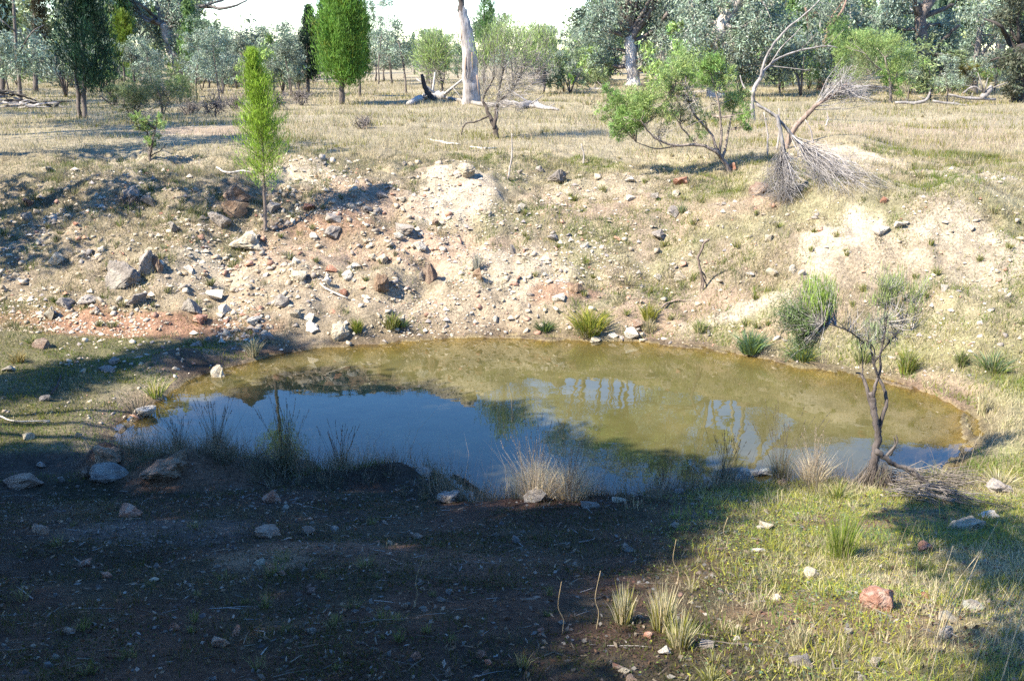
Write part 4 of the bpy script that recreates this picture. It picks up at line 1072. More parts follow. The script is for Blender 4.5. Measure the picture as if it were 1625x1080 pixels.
def feathery(label, base_px, limbs, x0, x1, ytop, ymid, ybot, jit, Y=None, green=LG, n=330, gl=8200, extra=()):
    b = hit(*base_px)
    if Y is not None: q = at(*base_px, Y); b = np.array([q[0], Y, gz(q[0], Y)])
    Y = b[1]
    t = thing('feathery_shrub', label, 'shrub', b)
    allp = []
    for lb in limbs:
        p, r = wpts(lb, Y, b); p[1:, 1] += np.linspace(0, rng.uniform(-1, 1) * jit, len(p))[1:]
        if lb is limbs[0]: p[0][2] = -.05
        pp, rr = refine(p, r * .75, 4, .3); allp.append(pp)
        m = MB(); m.tube(pp, rr, 7, (.085, .07, .06), wob=.3); m.build('stem', M_BARK, t, True)
    sp = np.concatenate([a[len(a) // 3:] for k_, a in enumerate(allp) if k_ != 2 or len(allp) == 3])
    m = MB(); lf = MB()
    cx, hw = (x0 + x1) / 2, (x1 - x0) / 2
    for k in range(n):
        a = rng.uniform(-1, 1); h = rng.random()
        yy = ybot + (ytop - ybot) * h
        wdt = hw * (math.sin(min(1, .12 + h * .95) * math.pi * .62)) ** .8
        if h > .8: wdt *= 1 - (h - .8) * 2.2
        e = at(cx + a * wdt, yy + abs(a) * 14, Y + rng.normal() * hw * Y / FPX * .5) - b
        cost = np.abs(sp[:, 0] - e[0]) + np.maximum(0, sp[:, 2] - e[2] + .1) * 4 + .35 * np.abs(sp[:, 2] - e[2])
        s = sp[np.argsort(cost)[rng.integers(min(8, len(sp)))]]
        q = s * .45 + e * .55 + rng.normal(size=3) * .05 + [0, 0, .02]
        m.tube([s, q, e], [.0045 * Y / 25, .0034 * Y / 25, .0016 * Y / 25], 3, pal(.27, .25, .22) * rng.uniform(.7, 1.3), cap=False)
        d = e - q
        for _k in range(3):
            f = e + (d / (np.linalg.norm(d) + 1e-6) + rng.normal(size=3) * .5) * rng.uniform(.08, .25) * Y / 25
            g_ = q * .3 + e * .7
            m.tube([g_, (g_ + f) / 2, f], [.0035 * Y / 25, .003 * Y / 25, .0015 * Y / 25], 3, pal(.30, .27, .25) * rng.uniform(.7, 1.3), cap=False)
        g = sstep(ymid + 16, ymid - 22, yy) * (gl / n)
        kk = int(g * rng.uniform(.5, 1.5))
        if kk:
            c = e + rng.normal(size=(kk, 3)) * .13 * Y / 25 + (d / np.linalg.norm(d)) * rng.uniform(-.1, .2, (kk, 1))
            lf.leaves(c, rng.normal(size=(kk, 3)) * .4 + d / np.linalg.norm(d) + [0, 0, .5], rng.uniform(.07, .14, kk) * Y / 25, .015 * Y / 25, np.asarray(green) * rng.uniform(.55, 1.4) * rng.uniform(.8, 1.2, (kk, 1)))
    m.build('twigs', M_BARK, t); lf.build('foliage', M_SHRUB, t)
feathery('feathery grey shrub with green-tipped twigs and dark twin stems', (787, 220), [[(788, 222, 5.5), (783, 200, 5), (771, 172, 3.8), (766, 158, 3), (776, 138, 2), (785, 122, 1.2)], [(784, 205, 4), (787, 180, 4), (790, 162, 3.2), (794, 135, 2), (800, 105, 1)], [(775, 184, 2), (756, 193, 1.8), (738, 197, 1.6), (732, 214, 1)],
          [(790, 162, 2.4), (815, 140, 1.6), (832, 110, .8)]], 755, 862, 36, 88, 165, .5)
feathery('green-topped feathery shrub with reddish stem further back on the grass', (862, 150), [[(862, 152, 2.4), (864, 132, 2), (858, 110, 1.4)]], 828, 880, 40, 85, 128, .6, n=220, gl=5500)
feathery('light green feathery shrub with thin black stems beside the dead trunk', (699, 152), [[(699, 153, 2.4), (702, 136, 2.2), (697, 115, 1.6), (690, 95, 1)], [(702, 136, 1.6), (706, 112, 1.2), (708, 90, .8)]], 666, 714, 54, 100, 122, .5, n=170, gl=6000)
shrub('green_shrub', 'bright green bushy shrub with a dark stem in front of the silver gums', (1413, 164), [[(1413, 166, 4), (1412, 145, 3.2), (1408, 120, 2.4), (1400, 92, 1.5)], [(1412, 145, 2.4), (1420, 125, 1.8), (1424, 105, 1)], [(1408, 120, 2), (1380, 100, 1.4), (1362, 85, .9)]],
      [(1358, 84, 26, LG, 1100, .17, .03, .7), (1388, 74, 27, LG, 1200, .17, .03, .7), (1418, 84, 24, LG, 1000, .17, .03, .7), (1410, 112, 22, BG * 1.2, 700, .17, .03, .6), (1420, 138, 14, BG, 380, .15, .03, .5), (1345, 70, 18, LG, 500, .17, .03, .7), (1375, 104, 24, OG * 1.1, 700, .17, .026, .6), (1436, 100, 16, LG, 420, .17, .03, .6)], [(1350, 118, 18, 24), (1340, 138, 16, 18)], jit=.4)
shrub('green_shrub', 'yellow-green rounded shrub behind the bright bushy one', (1318, 140), [[(1318, 142, 3), (1316, 120, 2.4), (1314, 95, 1.5)]],
      [(1308, 92, 22, BG * .85, 800, .2, .045, .3), (1325, 72, 24, BG * .85, 900, .2, .045, .3), (1345, 56, 20, BG * .8, 700, .2, .045, .3), (1318, 112, 18, BG * .75, 500, .2, .045, .2), (1300, 110, 14, BG * .75, 300, .2, .045, .2)], Y=54.0, jit=.5)
shrub('green_shrub', 'low yellow-green shrub beneath the eastern gums', (1540, 142), [[(1540, 144, 2), (1545, 126, 1.4)]], [(1545, 118, 15, pal(.14, .14, .03), 260, .2, .04, .2), (1562, 122, 12, BG * .8, 180, .2, .04, .2), (1528, 112, 10, pal(.17, .13, .03), 140, .2, .04, .2)], Y=47.0, jit=.4)
shrub('green_shrub', 'small upright shrub with two fresh green heads on a dark stem', (237, 258), [[(238, 260, 3.6), (236, 244, 3.2), (230, 222, 2.2), (228, 200, 1.4)], [(237, 246, 2.6), (243, 226, 2), (248, 205, 1.2)], [(236, 250, 1.6), (252, 240, 1.2), (262, 228, .8)]],
      [(222, 186, 10, LG, 190, .09, .018, .6), (230, 198, 9, LG, 170, .09, .018, .6), (246, 196, 10, LG, 200, .09, .018, .6), (239, 214, 9, LG, 150, .09, .018, .5), (216, 200, 7, OG, 90, .09, .018, .5), (241, 228, 7, LG, 110, .09, .018, .4)], [(235, 235, 14, 12)], jit=.12, barkcol=(.09, .075, .065))
for i, (x, y, r, c, lab) in enumerate([(212, 158, 30, OG * .6, 'olive scrubby bush beneath the young gum'), (258, 146, 30, OG * .75, 'olive green bush below the old forked gum'), (285, 138, 18, LG * .8, 'paler green bush below the pale butt of the old gum'), (180, 148, 12, OG * .8, 'small olive bush next to the two-stemmed dark cypress')]):
    shrub('scrub_bush', lab, (x, y + r + 8), [[(x, y + r + 8, 2), (x + 2, y + r * .4, 1.6), (x - 4, y - r * .4, 1)], [(x, y + r + 6, 1.6), (x - 12, y + 2, 1)], [(x, y + r + 6, 1.6), (x + 12, y + 2, 1)]],
          [(x - r * .5, y, r * .75, c, 520, .11, .022, .5), (x + r * .5, y - 2, r * .75, c, 520, .11, .022, .5), (x, y - r * .4, r * .65, c * 1.15, 420, .11, .022, .6), (x, y + r * .3, r * .7, c * .8, 320, .11, .022, .4)], [(x, y + r * .4, r, 20)], jit=.4, barkcol=(.12, .10, .09))
for i, (x, y, r, n, lab) in enumerate([(340, 165, 24, 40, 'leafless grey bush in the shade behind the sapling'), (372, 160, 18, 30, 'smaller leafless grey bush beside the shaded one'), (300, 168, 18, 28, 'low brown dead bush behind the small green-headed shrub'), (440, 155, 22, 34, 'dark leafless bush under the blue-grey young gums'), (478, 150, 20, 30, 'dark tangled dead bush below the blackish cypress'),
                                       (952, 118, 15, 20, 'bare pinkish bush next to the white-trunked gum'), (1030, 130, 14, 18, 'bare low bush between the pale gum trunks'), (575, 190, 16, 26, 'low grey twiggy heap in front of the bright round-headed cypress'), (200, 315, 18, 26, 'dead brown bush on the stony slope'), (362, 325, 14, 20, 'grey dead shrublet beside the reddish boulder')]):
    shrub('bare_bush', lab, (x, y + r * .9), [[(x, y + r * .9, 1.8), (x + 2, y + r * .3, 1.4), (x + 5, y - r * .3, .8)], [(x, y + r * .9, 1.4), (x - r * .5, y, .8)], [(x, y + r * .9, 1.4), (x + r * .6, y - 2, .8)]], [], [(x, y, r, n), (x + r * .5, y + 3, r * .7, n // 2), (x - r * .5, y + 3, r * .7, n // 2)], jit=.25, barkcol=(.13, .11, .10), twigcol=(.19, .165, .15))

# the dark-stemmed shrub on the near bank, standing against the water
def near_shrub():
    b = hit(1388, 772); Y = b[1]
    t = thing('bank_shrub', 'dark bare-stemmed shrub leaning over the pond from the sunny near bank', 'shrub', b)
    bark = (.105, .088, .08)
    segs = [[(1384, 775, 13), (1386, 745, 11), (1390, 715, 9), (1393, 690, 8.5), (1388, 660, 8), (1387, 640, 7.5), (1381, 622, 6.5)],
            [(1388, 664, 6), (1381, 634, 6), (1377, 612, 5), (1371, 598, 3.5), (1366, 598, 2)], [(1384, 632, 5.4), (1388, 608, 4.6), (1394, 585, 3.6), (1392, 560, 3), (1397, 535, 2.2), (1400, 500, 1.6)],
            [(1394, 690, 5.5), (1402, 664, 5.6), (1410, 642, 5), (1408, 622, 4.6), (1399, 602, 4), (1393, 582, 3.4), (1390, 560, 2.6), (1386, 535, 2)],
            [(1393, 582, 2.6), (1410, 555, 2.4), (1428, 532, 2), (1440, 505, 1.4), (1448, 480, 1)], [(1387, 600, 2.4), (1380, 575, 2), (1376, 545, 1.6), (1360, 528, 1.4)],
            [(1390, 560, 2.2), (1365, 538, 2), (1342, 522, 1.7), (1318, 512, 1.5), (1296, 506, 1.2)], [(1428, 532, 1.5), (1446, 528, 1.2), (1462, 532, .8)], [(1372, 600, 2), (1374, 572, 1.4), (1369, 540, .9)], [(1396, 545, 1.6), (1404, 500, 1.2), (1412, 462, .8)]]
    ps = []
    for k, s in enumerate(segs):
        p, r = wpts(s, Y, b); r = r * (.6 if k else np.linspace(.75, .6, len(r)))
        if k: p[1:, 1] += np.linspace(0, rng.uniform(-.22, .22), len(p))[1:]
        else: p[0][2] = -.06
        if ps:
            al = np.concatenate(ps); j = np.argmin(((al[:, [0, 2]] - p[0][[0, 2]]) ** 2).sum(1)); p += (al[j] - p[0])[None] * np.linspace(1, 0, len(p))[:, None]
        pp, rr = refine(p, r, 5, .16); ps.append(pp)
        m = MB(); m.tube(pp, rr, 9, bark, wob=.28); m.build('stem', M_BARK, t, True)
    tips = np.concatenate(ps[2:])
    m = MB(); lf = MB()
    gtw = pal(.33, .305, .28)
    def sprig(x, y, n, l, col, up=1.3, leaf=0, lw=.006, spread=.2, tone=1.0):
        c = at(x, y, Y + rng.normal() * .12) - b
        s = tips[np.argmin(((tips - c) ** 2).sum(1))]
        for _ in range(n):
            e = c + rng.normal(size=3) * [.07, .07, .06] + [0, 0, l * rng.uniform(0, .5)]
            q = s * .4 + e * .6 + rng.normal(size=3) * .02 - [0, 0, .04]
            m.tube([s, q, e], [.0035, .0028, .0012], 3, gtw * rng.uniform(.6, 1.25), cap=False)
            if leaf:
                k = leaf
                cc = q + (e - q) * rng.uniform(.2, 1.15, (k, 1)) + rng.normal(size=(k, 3)) * .022
                lf.leaves(cc, rng.normal(size=(k, 3)) * spread + [(e - q)[0] * .5, 0, up], rng.uniform(.05, .11, k), lw, np.asarray(col) * tone * rng.uniform(.55, 1.4) * rng.uniform(.8, 1.2, (k, 1)))
    for x, y in [(1395, 520), (1402, 505), (1410, 520), (1390, 500), (1380, 515), (1420, 500), (1430, 515), (1412, 490), (1372, 525), (1440, 500), (1450, 515), (1360, 515), (1385, 540), (1400, 480), (1425, 480), (1460, 500), (1350, 505), (1405, 540), (1418, 535)]:
        sprig(x, y, 13, .16, None)
    for x, y, n in [(1403, 462, 22), (1412, 450, 22), (1416, 470, 20), (1408, 440, 14), (1421, 455, 16), (1448, 466, 16), (1456, 460, 14), (1444, 482, 12), (1463, 452, 7), (1400, 478, 12)]:
        sprig(x, y, n, .16, pal(.24, .29, .10), leaf=8)
    for x, y, n in [(1383, 520, 16), (1390, 535, 16), (1378, 545, 12), (1395, 510, 10), (1372, 530, 8)]:
        sprig(x, y, n, .16, pal(.22, .27, .13), leaf=5)
    for x, y, n in [(1245, 488, 24), (1258, 505, 26), (1268, 490, 22), (1252, 522, 22), (1272, 515, 20), (1280, 498, 18), (1265, 540, 20), (1278, 545, 14), (1248, 505, 18), (1282, 530, 12), (1262, 557, 12)]:
        sprig(x, y, n, .10, pal(.10, .145, .05), leaf=15, up=.5, spread=.55)
    for x, y, n in [(1300, 458, 26), (1304, 475, 26), (1295, 468, 22), (1309, 462, 18), (1290, 448, 12), (1306, 488, 18), (1284, 455, 6)]:
        sprig(x, y, n, .16, pal(.22, .31, .06), leaf=11)
    m.build('twigs', M_BARK, t); lf.build('foliage', M_SHRUB, t)
    # shaggy dead grass caught round its foot
    sk = MB(); n = 420
    a = rng.random(n) * 6.283; r0 = rng.uniform(.06, .24, n); z1 = rng.uniform(.06, .34, n)
    base = np.stack([np.cos(a) * r0, np.sin(a) * r0 * .8, rng.uniform(0, .03, n)], 1)
    tip = np.stack([np.cos(a) * .05 + .02 + rng.normal(size=n) * .03, np.sin(a) * .05 + rng.normal(size=n) * .03, z1], 1)
    sk.blades(base, tip, .008, pal(.17, .14, .11)[None] * rng.uniform(.5, 1.3, (n, 1)))
    o = sk.build('dry_grass_skirt', M_GRASS); o.location = b
    tag(o, 'shaggy grey dead grass banked round the foot of the dark-stemmed shrub', 'grass clump')
    return b, Y
nb, nY = near_shrub()

def dead_fan(name, label, cat, spine_px, ends, n, col, Y=None, rad=.006, sag=.0):
    """A dead bough whose fine twigs hang in a fan."""
    b = hit(*spine_px[-1][:2]) if Y is None else None
    if b is None: q = at(*spine_px[-1][:2], Y); b = np.array([q[0], Y, gz(q[0], Y)])
    Y = b[1]
    t = thing(name, label, cat, b)
    p, r = wpts(spine_px, Y, b); pp, rr = refine(p, r, 5, .2)
    m = MB(); m.tube(pp, rr, 7, np.asarray(col) * .85, wob=.3); m.build('bough', M_BARK, t, True)
    m = MB()
    for _ in range(n):
        s = pp[int(rng.uniform(.62, 1) * (len(pp) - 1))]
        k = rng.random() * (len(ends) - 1); i = int(k); f = k - i
        ex, ey = ends[i][0] * (1 - f) + ends[min(i + 1, len(ends) - 1)][0] * f, ends[i][1] * (1 - f) + ends[min(i + 1, len(ends) - 1)][1] * f
        g = hit(ex + rng.normal() * 6, ey + rng.normal() * 7) - b
        g[2] += rng.uniform(.0, .12); g = s + (g - s) * rng.uniform(.45, 1.04)
        mid = (s + g) / 2 + rng.normal(size=3) * .10 + [0, 0, .05]
        c = np.asarray(col) * rng.uniform(.6, 1.35)
        m.tube([s, s * .6 + mid * .4 + rng.normal(size=3) * .02, mid, mid * .4 + g * .6 + rng.normal(size=3) * .03, g], [rad, rad * .85, rad * .7, rad * .5, rad * .25], 3, c, cap=False)
        for _k in range(4):
            e = g + rng.normal(size=3) * [.2, .16, .1]; q = mid * (f_ := rng.random()) + g * (1 - f_)
            m.tube([q, (q + e) / 2, e], [rad * .5, rad * .4, rad * .2], 3, c, cap=False)
    m.build('twigs', M_BARK, t)
DG = (.27, .25, .235)
dead_fan('dead_bough', 'dead grey bough hanging down in a bundle of fine twigs over the bank', 'dead branch', [(1232, 182, 2.6), (1238, 205, 3.2), (1243, 235, 3.2), (1243, 262, 2.6)], [(1214, 306), (1228, 326), (1243, 333), (1256, 326), (1268, 306)], 120, DG, Y=dist(1240, 312) + .3)
dead_fan('dead_bough', 'dead grey bough sweeping sideways into a broad fan of fine twigs', 'dead branch', [(1200, 165, 2), (1232, 186, 2.4), (1262, 222, 2.6), (1285, 246, 2.4)], [(1300, 296), (1322, 309), (1350, 310), (1385, 304), (1402, 297)], 120, DG, Y=dist(1300, 290) + .3)
def curved_dead():
    b = hit(1247, 236); Y = b[1]
    t = thing('dead_sapling', 'curved brown dead sapling ending in a wispy spread of grey twigs', 'dead tree', b)
    sp = [(1246, 240, 5), (1254, 215, 4.8), (1272, 190, 4.2), (1300, 165, 3.2), (1328, 146, 2.4), (1345, 132, 1.6)]
    p, r = wpts(sp, Y, b); p[0][2] = -.05; pp, rr = refine(p, r, 5, .2)
    m = MB(); m.tube(pp, rr, 8, (.22, .165, .13), wob=.25); m.build('trunk', M_BARK, t, True)
    m = MB()
    for x, y in [(1335, 120), (1350, 128), (1360, 140), (1375, 150), (1390, 158), (1345, 150), (1360, 158), (1320, 148), (1330, 135), (1352, 112), (1340, 105), (1380, 140)]:
        for _ in range(7):
            s = pp[rng.integers(len(pp) // 2, len(pp))]; e = at(x + rng.normal() * 6, y + rng.normal() * 5, Y + rng.normal() * .3) - b
            m.tube([s, (s + e) / 2 + rng.normal(size=3) * .06, e], [.008, .006, .003], 3, pal(*DG) * rng.uniform(.7, 1.3), cap=False)
            twigs(m, (s + e * 2) / 3, 2, .3, .5, e - s, .004, pal(*DG) * rng.uniform(.7, 1.3), kids=1)
    m.build('twigs', M_BARK, t)
curved_dead()
def dead_tree():
    Y = 30.0
    q = at(1196, 168, Y); b = np.array([q[0], Y, gz(q[0], Y)])
    t = thing('dead_tree', 'bleached dead tree with long white arms reaching over the dry grass', 'dead tree', b)
    P = [[(1196, 176, 7), (1194, 158, 6.5), (1197, 140, 6.5), (1206, 124, 5.5)], [(1206, 124, 4.2), (1218, 108, 3.8), (1240, 92, 3.2), (1275, 80, 2.6), (1318, 73, 2.0), (1338, 76, 1.2)], [(1206, 122, 4), (1214, 92, 3.6), (1226, 70, 3.4), (1250, 42, 3), (1268, 28, 2.4), (1290, 8, 1.6), (1302, -8, 1)],
         [(1222, 104, 2.2), (1240, 76, 1.8), (1262, 54, 1.2), (1272, 42, .8)], [(1197, 150, 3.4), (1183, 138, 2.6), (1178, 120, 1.6)], [(1275, 80, 1.4), (1285, 64, 1), (1292, 52, .6)], [(1318, 73, 1.1), (1325, 60, .8), (1330, 48, .5)], [(1310, 74, 1.0), (1316, 56, .6)], [(1195, 160, 3), (1210, 170, 2.4), (1230, 184, 1.8)], [(1226, 112, 1.6), (1256, 112, 1.2), (1280, 112, .8)]]
    ps = []
    for k, s in enumerate(P):
        p, r = wpts(s, Y, b)
        if k: p[1:, 1] += np.linspace(0, rng.uniform(-.6, .6), len(p))[1:]
        else: p[0][2] = -.05
        if ps:
            al = np.concatenate(ps); j = np.argmin(((al[:, [0, 2]] - p[0][[0, 2]]) ** 2).sum(1)); p += (al[j] - p[0])[None] * np.linspace(1, 0, len(p))[:, None]
        pp, rr = refine(p, r * .5, 5, .2); ps.append(pp)
        m = MB(); m.tube(pp, rr, 8, (.25, .23, .21) if k < 5 else (.22, .205, .19), wob=.2); m.build('trunk' if k == 0 else 'limb', M_BARK, t, True)
dead_tree()
def sticks():
    b = hit(1116, 462); Y = b[1]
    t = thing('dead_stick', 'thin crooked dead stick standing upright in the grassy bank', 'stick', b)
    ps = []
    for s in [[(1115, 464, 1.6), (1116, 448, 1.8), (1112, 428, 2), (1108, 410, 2), (1111, 400, 2), (1118, 385, 1.6), (1126, 379, .9)], [(1112, 428, 1.4), (1119, 438, 1.2), (1122, 446, .8)], [(1113, 434, 1.2), (1121, 452, 1), (1120, 468, .8)], [(1112, 430, 1), (1113, 450, .9), (1111, 463, .6)]]:
        p, r = wpts(s, Y, b); p[1:, 1] += np.linspace(0, rng.uniform(-.1, .1), len(p))[1:]
        pp, rr = refine(p, r, 4, .3)
        m = MB(); m.tube(pp, rr, 6, (.17, .13, .105), wob=.3); m.build('stem', M_BARK, t, True)
    # grey upright twigs around the hanging boughs
    for x0, y0, x1, y1, lab in [(1218, 250, 1212, 178, 'slim grey dead stem standing beside the hanging bough'), (1232, 240, 1236, 172, 'grey snapped stem standing behind the hanging bough'), (1290, 228, 1278, 190, 'thin grey twig standing under the curved dead sapling'), (1310, 200, 1312, 178, 'pale twig standing in the open grass'), (806, 285, 812, 212, 'thin dead stem standing below the feathery grey shrub'), (925, 262, 922, 228, 'single bare stalk standing on the bank crest')]:
        b = hit(x0, y0)
        log('dead_stalk', lab, 'stem', [(x0, y0, 1.5), ((x0 + x1) / 2 + 3, (y0 + y1) / 2, 1.2), (x1, y1, .7)], (.36, .32, .29), Y=b[1], knots=False)
sticks()
def near_brush():
    """Dead boughs and brush lying at the foot of the dark-stemmed shrub."""
    b = hit(1450, 790); Y = b[1]
    t = thing('dead_brush', 'dark dead bough with grey brush sprawled on the grass past the dark-stemmed shrub', 'dead branch', b)
    P = [[(1390, 715), (1405, 728), (1422, 738), (1448, 745), (1475, 768), (1505, 795), (1520, 806)], [(1422, 738), (1460, 756), (1490, 752)], [(1405, 728), (1420, 705), (1418, 692)], [(1448, 745), (1470, 780), (1480, 800)], [(1412, 722), (1424, 700), (1422, 690)]]
    for k, s in enumerate(P):
        m = MB(); pts = []
        for x, y in s:
            q = at(x, y, Y + .1) ; q[2] = max(q[2], gz(q[0], q[1]) + .02); pts.append(q - b)
        pp, rr = refine(pts, np.linspace(.026, .008, len(pts)) * (1 if k == 0 else .5), 4, .3)
        m.tube(pp, rr, 7, (.10, .085, .075), wob=.3); m.build('bough', M_BARK, t, True)
    m = MB()
    for _ in range(210):
        s = hit(rng.uniform(1395, 1505), rng.uniform(758, 796)) - b + [0, 0, rng.uniform(0, .12)]
        a = rng.normal() * .35 - .35
        l = rng.uniform(.15, .55)
        e = s + np.array([math.cos(a) * l, math.sin(a) * l, 0]); e[2] = gz(e[0] + b[0], e[1] + b[1]) - b[2] + rng.uniform(0, .10)
        m.tube([s, (s + e) / 2 + rng.normal(size=3) * .025 + [0, 0, .02], e], [.004, .0032, .0014], 3, pal(.19, .165, .14) * rng.uniform(.4, 1.4), cap=False)
    m.build('twigs', M_BARK, t)
near_brush()
# ------------------------------------------------------------------ rocks
def rock_mesh(seed, detail, mat):
    r = np.random.default_rng(seed)
    bm = bmesh.new()
    n = int(r.integers(9, 15)) if mat != 'mottled' else 34
    P = r.normal(size=(n, 3)); P /= np.linalg.norm(P, axis=1)[:, None]
    P *= r.uniform(.72, 1.0, (n, 1))
    for p in P: bm.verts.new(p)
    res = bmesh.ops.convex_hull(bm, input=bm.verts)
    junk = [g for g in res['geom_interior'] + res['geom_unused'] if isinstance(g, bmesh.types.BMVert) and g.is_valid]
    if junk: bmesh.ops.delete(bm, geom=list(set(junk)), context='VERTS')
    if detail:
        bmesh.ops.bevel(bm, geom=list(bm.edges), offset=.07, segments=1, affect='EDGES', clamp_overlap=True)
        bmesh.ops.triangulate(bm, faces=bm.faces)
        for _ in range(detail):
            bmesh.ops.subdivide_edges(bm, edges=list(bm.edges), cuts=1, use_grid_fill=True)
        off = Vector((seed * 3.7 % 50, seed * 1.3 % 50, 0))
        for v in bm.verts:
            q = v.co * 2.4 + off
            v.co += v.co.normalized() * (mnoise.fractal(q, .7, 2.1, 5) * (.20 if mat == 'clod' else .13))
    else:
        bmesh.ops.triangulate(bm, faces=bm.faces)
    co = np.array([v.co[:] for v in bm.verts])
    lo, hi = co.min(0), co.max(0)
    for v in bm.verts:
        v.co = Vector(((v.co[0] - (lo[0] + hi[0]) / 2) / (hi[0] - lo[0]), (v.co[1] - (lo[1] + hi[1]) / 2) / (hi[1] - lo[1]), (v.co[2] - lo[2]) / (hi[2] - lo[2])))
    me = bpy.data.meshes.new('stone'); bm.to_mesh(me); bm.free()
    me.materials.append(ROCK[mat])
    return me
